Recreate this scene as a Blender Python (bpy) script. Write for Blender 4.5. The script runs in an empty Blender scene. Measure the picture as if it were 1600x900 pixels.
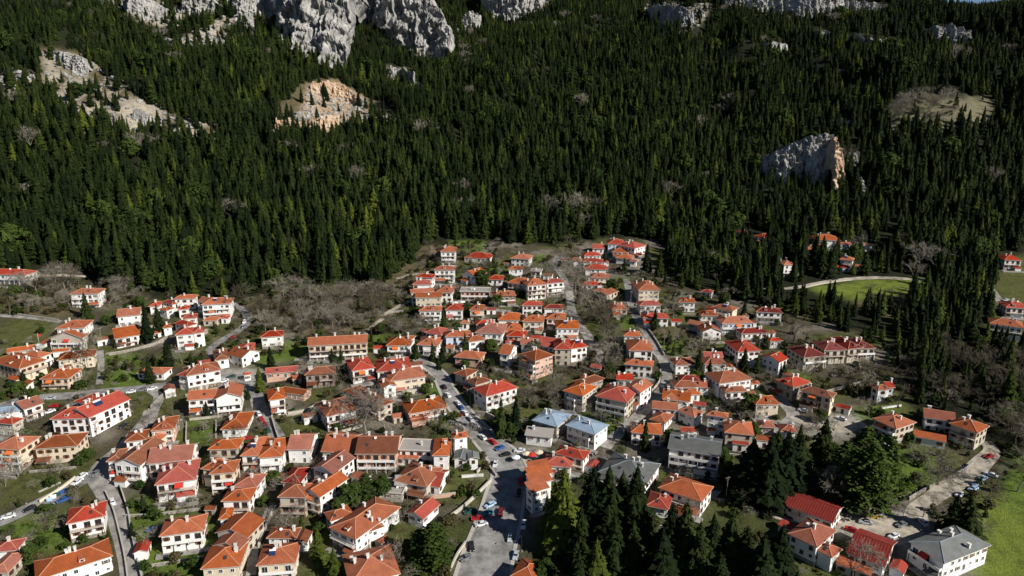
import bpy, math, random
import numpy as np
from mathutils import Vector, Matrix

# ------------------------------------------------------------------ camera, world, sun
scn = bpy.context.scene
COL = scn.collection
FPX, CXP, CYP = 1100.0, 800.0, 450.0      # focal length in photo pixels (1600 x 900 frame)
PITCH = math.radians(16.0)
CAMZ = 150.0
cam_data = bpy.data.cameras.new("camera")
cam = bpy.data.objects.new("camera", cam_data); COL.objects.link(cam)
cam.location = (0, 0, CAMZ)
cam.rotation_euler = (math.pi/2 - PITCH, 0, 0)
cam_data.sensor_width = 36.0
cam_data.lens = 36.0*FPX/1600.0
cam_data.clip_start = 1.0; cam_data.clip_end = 20000.0
scn.camera = cam
SUN_EL, SUN_AZ = math.radians(33.0), math.radians(-32.0)   # azimuth measured from +x, negative = behind the camera
SUN = Vector((math.cos(SUN_EL)*math.cos(SUN_AZ), math.cos(SUN_EL)*math.sin(SUN_AZ), math.sin(SUN_EL)))
world = bpy.data.worlds.new("World"); scn.world = world; world.use_nodes = True
wn = world.node_tree; wn.nodes.clear()
sky = wn.nodes.new('ShaderNodeTexSky'); sky.sky_type = 'NISHITA'; sky.sun_disc = False
sky.sun_elevation = SUN_EL; sky.sun_rotation = math.pi/2 - SUN_AZ; sky.altitude = 2000; sky.air_density = 0.75; sky.dust_density = 0.0; sky.ozone_density = 2.5
bg = wn.nodes.new('ShaderNodeBackground'); bg.inputs[1].default_value = 0.05
wo = wn.nodes.new('ShaderNodeOutputWorld')
wn.links.new(sky.outputs[0], bg.inputs[0]); wn.links.new(bg.outputs[0], wo.inputs[0])
sl = bpy.data.lights.new("sun", 'SUN'); sl.energy = 5.0; sl.angle = math.radians(0.5); sl.color = (1.0, 0.95, 0.87)
so = bpy.data.objects.new("sun", sl); COL.objects.link(so)
so.rotation_euler = SUN.to_track_quat('Z', 'Y').to_euler()
scn.view_settings.view_transform = 'Standard'; scn.view_settings.look = 'None'
scn.view_settings.exposure = 0.42; scn.view_settings.gamma = 1.0

rnd = random.Random(7)
nrs = np.random.RandomState(11)

# ------------------------------------------------------------------ numpy noise
_perm = np.random.RandomState(3).rand(256, 256)
def vnoise(x, y):
    x = np.asarray(x, float); y = np.asarray(y, float)
    xi = np.floor(x).astype(int); yi = np.floor(y).astype(int)
    fx = x-xi; fy = y-yi
    fx = fx*fx*(3-2*fx); fy = fy*fy*(3-2*fy)
    g = lambda a, b: _perm[a & 255, b & 255]
    return ((g(xi, yi)*(1-fx)+g(xi+1, yi)*fx)*(1-fy) + (g(xi, yi+1)*(1-fx)+g(xi+1, yi+1)*fx)*fy)*2-1
def fbm(x, y, o=4):
    s = 0; a = 1.0; t = 0
    for i in range(o):
        s = s + a*vnoise(x*2**i+17.3*i, y*2**i+5.1*i); t += a; a *= 0.5
    return s/t
def ridged(x, y, o=4):
    s = 0; a = 1.0; t = 0
    for i in range(o):
        s = s + a*(1-2*np.abs(vnoise(x*2**i+7.7*i, y*2**i+3.9*i))); t += a; a *= 0.5
    return s/t
def softplus(v, k):
    v = np.asarray(v, float)/k
    return k*np.log1p(np.exp(np.clip(v, -40, 40)))
def sstep(a, b, v):
    t = np.clip((np.asarray(v, float)-a)/(b-a), 0, 1); return t*t*(3-2*t)

# ------------------------------------------------------------------ terrain height
def height_fn(x, y):
    z = 0.095*(y-190)
    edge = 545 - 80*sstep(-120, -330, x) - 40*sstep(150, 400, x)
    m = softplus(y-edge, 35)
    z = z + 0.235*m
    g = sstep(40, 400, m)
    z = z + g*(48*ridged((x-0.3*(y-600))/230, y/900+0.3, 3) + 10*fbm(x/60, y/60, 3))
    z = z + 0.10*softplus(-x-260, 40)*sstep(300, 700, y) + 0.17*softplus(x-230, 60)*sstep(450, 800, y)
    # small dale with the stream between the two halves of the village
    z = z - 3.0*np.exp(-((x-45-0.1*(y-400))/22)**2)*sstep(330, 400, y)*(1-sstep(520, 580, y))
    z = z + 1.2*fbm(x/70, y/70, 2)*sstep(230, 330, y)
    # the crest, with a lower saddle far on the right
    dist = np.hypot(x, y)
    crest = 1500 + 60*vnoise(x/200, 0.5)
    z = z - 0.75*softplus(y-crest, 40)
    br = x/np.maximum(y, 1)
    # outline of the ridge on the right, falling to a saddle: rise over run of the skyline by bearing
    k_ = np.interp(br, [0.20, 0.32, 0.45, 0.52, 0.575, 0.62, 0.665, 0.72, 0.80, 1.0], [0.30, 0.20, 0.150, 0.125, 0.1085, 0.1065, 0.1095, 0.121, 0.135, 0.15])
    cap = 150-15 + y*k_ - 0.06*softplus(y-1250, 60)
    z = np.where((y > 700) & (br > 0.2), cap - softplus(cap-z, 7), z)
    z = np.where(y < 190, z-0.0*(190-y), z)
    return z
gx = np.concatenate([np.linspace(-2400, -520, 100)[:-1], np.arange(-520, 520.1, 3.5), np.linspace(521, 2400, 100)[1:]])
gy = np.concatenate([np.linspace(-300, 150, 12)[:-1], np.arange(150, 700, 3.5), np.arange(700, 1700, 7), np.linspace(1700, 4200, 50)])
GX, GY = np.meshgrid(gx, gy)
GZ = height_fn(GX, GY)
def hz(x, y):
    x = np.asarray(x, float); y = np.asarray(y, float)
    i = np.clip(np.searchsorted(gx, x)-1, 0, len(gx)-2); j = np.clip(np.searchsorted(gy, y)-1, 0, len(gy)-2)
    u = np.clip((x-gx[i])/(gx[i+1]-gx[i]), 0, 1); v = np.clip((y-gy[j])/(gy[j+1]-gy[j]), 0, 1)
    return (GZ[j, i]*(1-u)+GZ[j, i+1]*u)*(1-v) + (GZ[j+1, i]*(1-u)+GZ[j+1, i+1]*u)*v

# ------------------------------------------------------------------ survey: sight line of a photo pixel -> place on the ground
cp, sp_ = math.cos(PITCH), math.sin(PITCH)
def ray(px, py):
    u = (px-CXP)/FPX; v = (CYP-py)/FPX
    return np.array([u, cp+v*sp_, -sp_+v*cp])
_t = np.concatenate([np.arange(120, 800, 1.0), np.arange(800, 2600, 3.0)])
def place(px, py, h=0.0):
    d = ray(px, py)
    f = CAMZ+d[2]*_t - hz(d[0]*_t, d[1]*_t) - h
    k = np.argmax(f < 0)
    if f[k] >= 0: k = len(_t)-1
    if k == 0: t = _t[0]
    else: t = _t[k-1] + (_t[k]-_t[k-1])*f[k-1]/(f[k-1]-f[k])
    return np.array([d[0]*t, d[1]*t, CAMZ+d[2]*t])
def place_plane(px, py, z):
    d = ray(px, py); t = (z-CAMZ)/d[2]
    return np.array([d[0]*t, d[1]*t, z])
def project(x, y, z):
    yy = y*cp - (z-CAMZ)*sp_; zz = y*sp_ + (z-CAMZ)*cp
    yy = np.maximum(yy, 1e-3)
    return CXP+FPX*x/yy, CYP-FPX*zz/yy, yy
def inpoly(px, py, poly):
    px = np.asarray(px, float); py = np.asarray(py, float)
    r = np.zeros(px.shape, bool); n = len(poly)
    for i in range(n):
        x1, y1 = poly[i]; x2, y2 = poly[(i+1) % n]
        if y1 == y2: continue
        c = ((y1 > py) != (y2 > py)) & (px < (x2-x1)*(py-y1)/(y2-y1)+x1)
        r ^= c
    return r

# ------------------------------------------------------------------ materials
def lin(c): return tuple(c)+(1.0,)
def nt(name):
    m = bpy.data.materials.new(name); m.use_nodes = True
    t = m.node_tree; b = t.nodes['Principled BSDF']; b.inputs['Specular IOR Level'].default_value = 0.15
    return m, t, b
def mixrgb(t, fac, a, b, mode='MIX'):
    n = t.nodes.new('ShaderNodeMix'); n.data_type = 'RGBA'; n.blend_type = mode
    for idx, val in ((0, fac), (6, a), (7, b)):
        if hasattr(val, 'links') or hasattr(val, 'is_linked'): t.links.new(val, n.inputs[idx])
        else: n.inputs[idx].default_value = val if not isinstance(val, tuple) else (val if len(val) == 4 else lin(val))
    return n.outputs[2]
def noise(t, scale, detail=3, vec=None, rough=0.55):
    n = t.nodes.new('ShaderNodeTexNoise'); n.inputs['Scale'].default_value = scale
    n.inputs['Detail'].default_value = detail; n.inputs['Roughness'].default_value = rough
    if vec is not None: t.links.new(vec, n.inputs['Vector'])
    return n.outputs['Fac']
def ramp(t, fac, stops):
    n = t.nodes.new('ShaderNodeValToRGB'); cr = n.color_ramp
    while len(cr.elements) < len(stops): cr.elements.new(0.5)
    for e, (p, c) in zip(cr.elements, stops): e.position = p; e.color = lin(c) if len(c) == 3 else c
    t.links.new(fac, n.inputs[0]); return n.outputs[0]
def coords(t, kind='Object'):
    n = t.nodes.new('ShaderNodeTexCoord'); return n.outputs[kind]
def geopos(t):
    return t.nodes.new('ShaderNodeNewGeometry').outputs['Position']
def bump(t, b, h, strength=0.5, dist=0.05):
    n = t.nodes.new('ShaderNodeBump'); n.inputs['Strength'].default_value = strength; n.inputs['Distance'].default_value = dist
    t.links.new(h, n.inputs['Height']); t.links.new(n.outputs[0], b.inputs['Normal'])
def objrand(t): return t.nodes.new('ShaderNodeObjectInfo').outputs['Random']

def wall_mat(name, c, dirt=0.75):
    m, t, b = nt(name); p = geopos(t)
    n1 = noise(t, 0.5, 4, p); n2 = noise(t, 4.0, 3, p)
    col = mixrgb(t, ramp(t, n1, [(0.35, (0, 0, 0)), (0.75, (1, 1, 1))]), c, tuple(v*dirt for v in c))
    col = mixrgb(t, ramp(t, n2, [(0.45, (0, 0, 0)), (0.8, (0.5, 0.5, 0.5))]), col, tuple(v*0.7 for v in c))
    t.links.new(col, b.inputs['Base Color']); b.inputs['Roughness'].default_value = 0.85
    return m
def stone_mat(name, c1, c2):
    m, t, b = nt(name); p = geopos(t)
    v = t.nodes.new('ShaderNodeTexVoronoi'); v.inputs['Scale'].default_value = 2.2; t.links.new(p, v.inputs['Vector'])
    col = ramp(t, v.outputs['Color'], [(0.2, c1), (0.8, c2)])
    e = t.nodes.new('ShaderNodeTexVoronoi'); e.feature = 'DISTANCE_TO_EDGE'; e.inputs['Scale'].default_value = 2.2; t.links.new(p, e.inputs['Vector'])
    col = mixrgb(t, ramp(t, e.outputs['Distance'], [(0.02, (1, 1, 1)), (0.1, (0, 0, 0))]), col, tuple(x*0.55 for x in c1))
    t.links.new(col, b.inputs['Base Color']); b.inputs['Roughness'].default_value = 0.9
    return m
def tile_mat(name, c):
    m, t, b = nt(name); uv = coords(t, 'UV'); p = geopos(t)
    br = t.nodes.new('ShaderNodeTexBrick'); br.inputs['Scale'].default_value = 1.0
    br.inputs['Brick Width'].default_value = 0.34; br.inputs['Row Height'].default_value = 0.44
    br.inputs['Mortar Size'].default_value = 0.055; br.inputs['Mortar Smooth'].default_value = 0.4
    br.offset = 0.0
    br.inputs['Color1'].default_value = lin(tuple(min(1, v*1.12) for v in c)); br.inputs['Color2'].default_value = lin(tuple(v*0.82 for v in c))
    br.inputs['Mortar'].default_value = lin(tuple(v*0.42 for v in c))
    t.links.new(uv, br.inputs['Vector'])
    n1 = noise(t, 0.35, 4, p); n2 = noise(t, 1.7, 4, p, 0.7)
    col = mixrgb(t, ramp(t, n1, [(0.38, (0, 0, 0)), (0.62, (0.9, 0.9, 0.9))]), br.outputs['Color'], tuple(v*0.58 for v in c))
    col = mixrgb(t, ramp(t, n2, [(0.52, (0, 0, 0)), (0.78, (0.55, 0.55, 0.55))]), col, (0.17, 0.085, 0.05))
    hs = t.nodes.new('ShaderNodeHueSaturation')
    mr = t.nodes.new('ShaderNodeMapRange'); mr.inputs[3].default_value = 0.68; mr.inputs[4].default_value = 1.15
    t.links.new(objrand(t), mr.inputs[0]); t.links.new(mr.outputs[0], hs.inputs['Value']); t.links.new(col, hs.inputs['Color'])
    wn_ = t.nodes.new('ShaderNodeTexWhiteNoise'); wn_.noise_dimensions = '1D'; t.links.new(objrand(t), wn_.inputs['W'])
    mr2 = t.nodes.new('ShaderNodeMapRange'); mr2.inputs[3].default_value = 0.86; mr2.inputs[4].default_value = 1.06; t.links.new(wn_.outputs[0], mr2.inputs[0]); t.links.new(mr2.outputs[0], hs.inputs['Saturation'])
    t.links.new(hs.outputs[0], b.inputs['Base Color']); b.inputs['Roughness'].default_value = 0.8
    bump(t, b, br.outputs['Fac'], -0.6, 0.06)
    return m
def seam_mat(name, c, rough=0.45, metal=0.0):
    m, t, b = nt(name); p = geopos(t)
    col = mixrgb(t, noise(t, 0.6, 4, p), tuple(v*0.7 for v in c), tuple(min(1, v*1.25) for v in c))
    t.links.new(col, b.inputs['Base Color']); b.inputs['Roughness'].default_value = rough; b.inputs['Metallic'].default_value = metal
    return m
def plain(name, c, rough=0.7, metal=0.0, var=0.25, scale=2.0):
    m, t, b = nt(name); p = geopos(t)
    col = mixrgb(t, noise(t, scale, 3, p), tuple(v*(1-var) for v in c), tuple(min(1, v*(1+var)) for v in c))
    t.links.new(col, b.inputs['Base Color']); b.inputs['Roughness'].default_value = rough; b.inputs['Metallic'].default_value = metal
    return m
def foliage_mat(name, dark, light):
    m, t, b = nt(name); p = geopos(t)
    r = objrand(t)
    base = mixrgb(t, r, dark, light)
    n1 = noise(t, 0.8, 3, p)
    col = mixrgb(t, ramp(t, n1, [(0.35, (0, 0, 0)), (0.7, (0.8, 0.8, 0.8))]), base, tuple(v*0.55 for v in dark))
    n2 = noise(t, 0.008, 3, p)
    col = mixrgb(t, ramp(t, n2, [(0.4, (0, 0, 0)), (0.65, (0.5, 0.5, 0.5))]), col, tuple(v*0.7 for v in dark))  # broad dark zones stand for shadow, put into the foliage colour
    t.links.new(col, b.inputs['Base Color']); b.inputs['Roughness'].default_value = 0.75
    b.inputs['Specular IOR Level'].default_value = 0.06
    return m

M = {}
M['w'] = wall_mat('white_render', (0.80, 0.79, 0.76), 0.82)
M['c'] = wall_mat('cream_render', (0.66, 0.56, 0.42), 0.85)
M['y'] = wall_mat('beige_render', (0.50, 0.46, 0.38))
M['k'] = wall_mat('pink_render', (0.62, 0.40, 0.30))
M['l'] = wall_mat('pale_blue_shade_render', (0.58, 0.66, 0.76))  # bluish cast of shaded fronts put into the wall colour
M['s'] = stone_mat('rubble_stone', (0.22, 0.20, 0.17), (0.42, 0.38, 0.32))
M['o'] = tile_mat('orange_tiles', (0.47, 0.122, 0.042))
M['r'] = tile_mat('red_tiles', (0.46, 0.054, 0.028))
M['p'] = tile_mat('terracotta_tiles', (0.42, 0.135, 0.085))
M['b'] = tile_mat('brown_tiles', (0.30, 0.088, 0.034))
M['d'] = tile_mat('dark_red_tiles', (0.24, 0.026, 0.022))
M['g'] = tile_mat('grey_slates', (0.21, 0.225, 0.22))
M['u'] = seam_mat('blue_grey_sheet', (0.25, 0.33, 0.42))
M['R'] = seam_mat('red_sheet_metal', (0.22, 0.036, 0.028))
M['f'] = plain('flat_roof_screed', (0.30, 0.28, 0.26), 0.9)
M['ridge'] = plain('ridge_mortar', (0.50, 0.24, 0.14), 0.9)
M['ridge_g'] = plain('ridge_grey', (0.24, 0.28, 0.32), 0.8)
M['glass'] = plain('dark_window_glass', (0.018, 0.022, 0.028), 0.12)
M['frame_w'] = plain('white_joinery', (0.7, 0.69, 0.66), 0.5)
M['frame_b'] = plain('brown_joinery', (0.16, 0.07, 0.035), 0.6)
M['wood'] = plain('stained_wood', (0.20, 0.095, 0.045), 0.7)
M['fascia'] = plain('fascia_board', (0.55, 0.50, 0.44), 0.8)
M['chim'] = wall_mat('chimney_render', (0.70, 0.67, 0.62))
M['dark'] = plain('dark_metal', (0.04, 0.04, 0.045), 0.5)
M['glass'].node_tree.nodes['Principled BSDF'].inputs['Specular IOR Level'].default_value = 0.5
M['panel'] = plain('solar_glass', (0.02, 0.035, 0.09), 0.15)
M['awn_o'] = plain('orange_awning', (0.65, 0.16, 0.04), 0.8)
M['awn_r'] = plain('red_awning', (0.50, 0.04, 0.03), 0.8)
M['white_sheet'] = plain('white_sheeting', (0.78, 0.79, 0.8), 0.6)
M['fir'] = foliage_mat('fir_needles', (0.006, 0.013, 0.004), (0.040, 0.055, 0.011))
M['fir_bright'] = foliage_mat('bright_fir_needles', (0.035, 0.052, 0.008), (0.095, 0.115, 0.016))
M['leaf'] = foliage_mat('evergreen_leaves', (0.026, 0.046, 0.010), (0.070, 0.100, 0.020))
M['scrub'] = foliage_mat('scrub_leaves', (0.055, 0.050, 0.020), (0.11, 0.095, 0.042))
M['bark'] = plain('fir_bark', (0.10, 0.075, 0.055), 0.95)
M['twig'] = plain('grey_bark', (0.215, 0.19, 0.155), 0.95, var=0.3, scale=0.5)
M['twig_b'] = plain('brown_twigs', (0.095, 0.080, 0.055), 0.95, var=0.5, scale=0.4)
# ------------------------------------------------------------------ mesh helpers
class MB:
    def __init__(s): s.v = []; s.f = []; s.m = []; s.uv = []
    def face(s, pts, m=0, uv=None):
        n = len(s.v); s.v.extend([tuple(p) for p in pts]); s.f.append(tuple(range(n, n+len(pts)))); s.m.append(m)
        s.uv.extend(uv if uv else [(p[0]+p[1]*0.3, p[2]+p[1]) for p in pts])
    def box(s, x0, x1, y0, y1, z0, z1, m=0, mat=None):
        c = [(x, y, z) for z in (z0, z1) for y in (y0, y1) for x in (x0, x1)]
        if mat is not None: c = [tuple(mat @ Vector(p)) for p in c]
        for q in ((0, 2, 3, 1), (4, 5, 7, 6), (0, 1, 5, 4), (1, 3, 7, 5), (3, 2, 6, 7), (2, 0, 4, 6)):
            s.face([c[i] for i in q], m)
    def bar(s, a, b, r, m=0, n=4, r2=None):
        a = Vector(a); b = Vector(b); d = b-a
        if d.length < 1e-6: return
        r2 = r if r2 is None else r2
        d.normalize(); u = d.orthogonal().normalized(); w = d.cross(u)
        A = [a+(u*math.cos(k*2*math.pi/n)+w*math.sin(k*2*math.pi/n))*r for k in range(n)]
        B = [b+(u*math.cos(k*2*math.pi/n)+w*math.sin(k*2*math.pi/n))*r2 for k in range(n)]
        for k in range(n):
            j = (k+1) % n; s.face([A[k], A[j], B[j], B[k]], m)
        s.face(B, m); s.face(A[::-1], m)
    def mesh(s, name, mats, smooth=False):
        me = bpy.data.meshes.new(name); me.from_pydata(s.v, [], s.f)
        for m in mats: me.materials.append(m)
        me.polygons.foreach_set('material_index', s.m)
        uvl = me.uv_layers.new(name='UVMap')
        uvl.data.foreach_set('uv', np.array(s.uv, 'f').ravel())
        if smooth: me.polygons.foreach_set('use_smooth', [True]*len(s.f))
        me.update(); return me
def obj(name, me, parent=None, loc=None, rz=None):
    o = bpy.data.objects.new(name, me); COL.objects.link(o)
    if parent is not None: o.parent = parent
    if loc is not None: o.location = loc
    if rz is not None: o.rotation_euler = (0, 0, rz)
    return o
def tag(o, label=None, cat=None, group=None, kind=None):
    if label: o['label'] = label
    if cat: o['category'] = cat
    if group: o['group'] = group
    if kind: o['kind'] = kind
    return o
def empty(name, loc, rz=0.0):
    o = bpy.data.objects.new(name, None); COL.objects.link(o); o.location = loc; o.rotation_euler = (0, 0, rz)
    o.empty_display_size = 0.5
    return o
def grid_mesh(name, X, Y, Z, mat, smooth=True, colors=None):
    ny, nx = X.shape
    v = np.stack([X, Y, Z], -1).reshape(-1, 3).astype('f')
    i = np.arange(nx*ny).reshape(ny, nx)
    f = np.stack([i[:-1, :-1], i[:-1, 1:], i[1:, 1:], i[1:, :-1]], -1).reshape(-1, 4).astype('i')
    me = bpy.data.meshes.new(name)
    me.vertices.add(len(v)); me.vertices.foreach_set('co', v.ravel())
    me.loops.add(f.size); me.loops.foreach_set('vertex_index', f.ravel())
    me.polygons.add(len(f)); me.polygons.foreach_set('loop_start', np.arange(0, f.size, 4, dtype='i'))
    me.polygons.foreach_set('loop_total', np.full(len(f), 4, 'i'))
    if smooth: me.polygons.foreach_set('use_smooth', np.ones(len(f), bool))
    me.materials.append(mat)
    if colors is not None:
        a = me.color_attributes.new('cover', 'FLOAT_COLOR', 'POINT')
        c = np.concatenate([colors.reshape(-1, 3), np.ones((len(v), 1))], 1).astype('f')
        a.data.foreach_set('color', c.ravel())
    me.update(); me.validate(); return me

# ------------------------------------------------------------------ ground cover (soil / grass colours by place; forest floor colour darkened for tree shade)
C_FOREST = (0.015, 0.018, 0.008); C_SOIL = (0.070, 0.062, 0.038); C_OLIVE = (0.085, 0.095, 0.028); C_LAWN = (0.10, 0.15, 0.024)
C_BRIGHT = (0.14, 0.18, 0.03); C_DRY = (0.115, 0.095, 0.052); C_PAVE = (0.19, 0.17, 0.14); C_SCREE = (0.36, 0.32, 0.255); C_RUST = (0.40, 0.29, 0.19)
C_CLEAR = (0.17, 0.16, 0.10); C_YARD = (0.36, 0.34, 0.31); C_MOSS = (0.060, 0.070, 0.022)
VILLAGE = [(-400, 450), (0, 440), (110, 440), (200, 462), (330, 478), (400, 462), (450, 446), (600, 450), (650, 420), (665, 388), (720, 376), (870, 384),
           (960, 370), (1040, 378), (1050, 440), (1150, 470), (1250, 480), (1400, 540), (1420, 640), (1560, 600), (1900, 560), (1900, 1000), (-400, 1000)]
COVER = [  # colour, polygon in survey pixels
 (C_DRY, [(20, 440), (130, 440), (120, 492), (95, 500), (0, 485)]), (C_DRY, [(170, 455), (240, 465), (200, 480), (150, 478)]),
 (C_OLIVE, [(0, 498), (90, 505), (80, 540), (30, 555), (0, 555)]), (C_LAWN, [(160, 555), (225, 555), (240, 580), (235, 605), (165, 608)]),
 (C_DRY, [(370, 470), (430, 455), (600, 455), (640, 470), (600, 520), (480, 525), (420, 515), (380, 510)]),
 (C_DRY, [(600, 390), (700, 380), (690, 430), (630, 470), (600, 490), (585, 450)]),
 (C_LAWN, [(420, 528), (490, 530), (480, 562), (400, 568), (395, 545)]), (C_LAWN, [(572, 524), (606, 520), (603, 536), (574, 538)]),
 (C_OLIVE, [(320, 510), (372, 500), (362, 530), (325, 540)]), (C_MOSS, [(600, 500), (690, 500), (680, 540), (600, 530)]),
 (C_LAWN, [(700, 376), (760, 378), (750, 392), (715, 392)]), (C_LAWN, [(755, 415), (800, 415), (800, 436), (765, 434)]),
 (C_LAWN, [(828, 400), (850, 398), (850, 415), (832, 416)]), (C_LAWN, [(955, 434), (990, 432), (985, 444), (956, 442)]),
 (C_LAWN, [(932, 446), (962, 446), (955, 460), (934, 458)]), (C_DRY, [(1012, 512), (1050, 512), (1060, 530), (1022, 535)]),
 (C_LAWN, [(1020, 530), (1062, 528), (1075, 558), (1040, 560)]), (C_LAWN, [(963, 500), (1000, 500), (1004, 516), (968, 514)]),
 (C_BRIGHT, [(1262, 452), (1320, 440), (1445, 432), (1450, 448), (1400, 468), (1330, 470), (1285, 462)]),
 (C_DRY, [(1330, 468), (1420, 464), (1440, 490), (1380, 500), (1340, 488)]),
 (C_LAWN, [(292, 654), (338, 652), (338, 690), (292, 690)]), (C_OLIVE, [(30, 700), (140, 720), (130, 745), (60, 778), (0, 800), (0, 700)]),
 (C_LAWN, [(0, 825), (80, 790), (110, 800), (105, 850), (60, 870), (0, 845)]), (C_LAWN, [(187, 780), (240, 778), (250, 800), (205, 808)]),
 (C_LAWN, [(205, 810), (320, 800), (330, 900), (215, 900)]), (C_OLIVE, [(420, 650), (500, 640), (510, 690), (430, 690)]),
 (C_BRIGHT, [(1600, 750), (1900, 740), (1900, 1000), (1560, 1000), (1510, 860), (1530, 790)]), (C_LAWN, [(1560, 745), (1600, 700), (1700, 700), (1700, 800), (1580, 800)]),
 (C_LAWN, [(1385, 705), (1450, 705), (1470, 760), (1430, 780), (1385, 770)]), (C_OLIVE, [(1160, 640), (1230, 655), (1260, 690), (1210, 690), (1165, 665)]),
 (C_LAWN, [(925, 640), (975, 655), (965, 680), (920, 668)]), (C_MOSS, [(640, 840), (720, 800), (745, 830), (700, 900), (640, 900)]),
 (C_MOSS, [(850, 740), (1240, 790), (1240, 1000), (820, 1000)]), (C_LAWN, [(1320, 640), (1400, 630), (1400, 660), (1330, 662)]),
 (C_LAWN, [(668, 605), (700, 605), (700, 630), (670, 640)]), (C_OLIVE, [(670, 748), (770, 740), (740, 790), (680, 780)]),
 (C_FOREST, [(1380, 560), (1700, 520), (1700, 700), (1560, 720), (1420, 640)]), (C_LAWN, [(1225, 560), (1260, 556), (1256, 590), (1226, 588)]),
 (C_YARD, [(1310, 800), (1430, 800), (1460, 830), (1420, 880), (1380, 850), (1320, 845)]), (C_YARD, [(1200, 660), (1330, 645), (1345, 660), (1300, 690), (1240, 670)]),
 (C_YARD, [(345, 575), (400, 572), (420, 600), (345, 604)]), (C_YARD, [(760, 695), (850, 700), (860, 725), (830, 735), (800, 760), (765, 740)]),
 (C_DRY, [(60, 75), (120, 80), (190, 135), (260, 175), (345, 200), (350, 230), (240, 210), (150, 205), (100, 175), (60, 155)]), (C_DRY, [(415, 218), (420, 180), (472, 127), (520, 118), (580, 148), (632, 178), (634, 204), (560, 204), (500, 216)]),
 (C_SCREE, [(72, 78), (135, 92), (180, 118), (205, 150), (270, 175), (345, 198), (358, 226), (240, 208), (150, 200), (100, 180), (68, 150)]),
 (C_SCREE, [(0, 100), (60, 120), (85, 165), (40, 150), (0, 130)]), (C_SCREE, [(250, 60), (330, 55), (420, 70), (410, 100), (330, 90)]),
 (C_RUST, [(480, 132), (520, 128), (565, 150), (580, 185), (540, 192), (500, 185), (470, 175)]), (C_SCREE, [(425, 195), (480, 170), (540, 190), (510, 208), (430, 210)]),
 (C_SCREE, [(560, 180), (620, 182), (622, 192), (570, 194)]), (C_SCREE, [(600, 105), (640, 110), (655, 135), (620, 130)]),
 (C_SCREE, [(150, 5), (380, 0), (400, 50), (330, 60), (200, 30)]), (C_OLIVE, [(1545, 398), (1700, 395), (1700, 560), (1540, 548)]), (C_CLEAR, [(1390, 165), (1440, 150), (1550, 155), (1550, 190), (1480, 208), (1380, 206)]),
 (C_SCREE, [(1000, 5), (1110, 5), (1090, 45), (1020, 45)]), (C_SCREE, [(700, 20), (760, 20), (740, 60), (710, 60)]),
]
PX, PY, PD = project(GX, GY, GZ)
front = (GY > 60)
jx = PX + 14*fbm(GX/14, GY/14, 3)*(300/np.maximum(PD, 200))
jy = PY + 7*fbm(GX/14+50, GY/14, 3)*(300/np.maximum(PD, 200))
cov = np.empty(GX.shape+(3,)); cov[:] = C_FOREST
inv = inpoly(jx, jy, VILLAGE) & front & (PD < 900)
nz = fbm(GX/18, GY/18, 4)[..., None]
vcol = np.where(nz > 0.27, np.array(C_PAVE), np.where(nz > -0.08, np.array(C_SOIL), np.array(C_OLIVE)))
cov[inv] = vcol[inv]
brk = fbm(GX/16, GY/30, 4)
for c, poly in COVER:
    mk = inpoly(jx, jy, poly) & front
    if c is C_SCREE: mk &= (brk > -0.13)
    cov[mk] = c
# soften one step
cov[1:-1, 1:-1] = (cov[1:-1, 1:-1]*2 + cov[:-2, 1:-1] + cov[2:, 1:-1] + cov[1:-1, :-2] + cov[1:-1, 2:])/6
m, t, b = nt('ground_soil_grass'); p = geopos(t)
at = t.nodes.new('ShaderNodeAttribute'); at.attribute_name = 'cover'
n1 = noise(t, 0.22, 6, p, 0.65); n2 = noise(t, 1.4, 5, p, 0.7)
d1 = t.nodes.new('ShaderNodeMix'); d1.data_type = 'RGBA'; d1.blend_type = 'MULTIPLY'; d1.inputs[0].default_value = 1
t.links.new(at.outputs['Color'], d1.inputs[6]); t.links.new(ramp(t, n1, [(0.3, (0.55, 0.52, 0.5)), (0.5, (1, 1, 1)), (0.72, (1.25, 1.2, 1.05))]), d1.inputs[7])
d2 = t.nodes.new('ShaderNodeMix'); d2.data_type = 'RGBA'; d2.blend_type = 'MULTIPLY'; d2.inputs[0].default_value = 1
t.links.new(d1.outputs[2], d2.inputs[6]); t.links.new(ramp(t, n2, [(0.35, (0.6, 0.6, 0.58)), (0.55, (1, 1, 1)), (0.75, (1.2, 1.18, 1.1))]), d2.inputs[7])
t.links.new(d2.outputs[2], b.inputs['Base Color']); b.inputs['Roughness'].default_value = 0.95
bump(t, b, n2, 0.9, 0.5)
M['ground'] = m
tag(obj('ground', grid_mesh('ground', GX, GY, GZ, M['ground'], True, cov)), 'valley floor and forested mountainside under the village', kind='structure')

# ------------------------------------------------------------------ roads
def road_mat(name, c):
    m, t, b = nt(name); p = geopos(t)
    n1 = noise(t, 0.25, 5, p, 0.65); n2 = noise(t, 2.5, 4, p, 0.7)
    col = mixrgb(t, ramp(t, n1, [(0.38, (0, 0, 0)), (0.62, (1, 1, 1))]), tuple(v*0.62 for v in c), tuple(v*1.22 for v in c))
    col = mixrgb(t, ramp(t, n2, [(0.55, (0, 0, 0)), (0.75, (0.6, 0.6, 0.6))]), col, tuple(v*0.6 for v in c))
    t.links.new(col, b.inputs['Base Color']); b.inputs['Roughness'].default_value = 0.9; return m
M['asphalt'] = road_mat('worn_asphalt', (0.24, 0.232, 0.222)); M['track'] = road_mat('pale_track', (0.36, 0.32, 0.26)); M['concrete'] = road_mat('concrete_lane', (0.27, 0.255, 0.235))
M['paint'] = plain('road_paint', (0.42, 0.42, 0.40), 0.8, var=0.3)
M['kerb'] = plain('kerb_stone', (0.38, 0.36, 0.33), 0.9)
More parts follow.
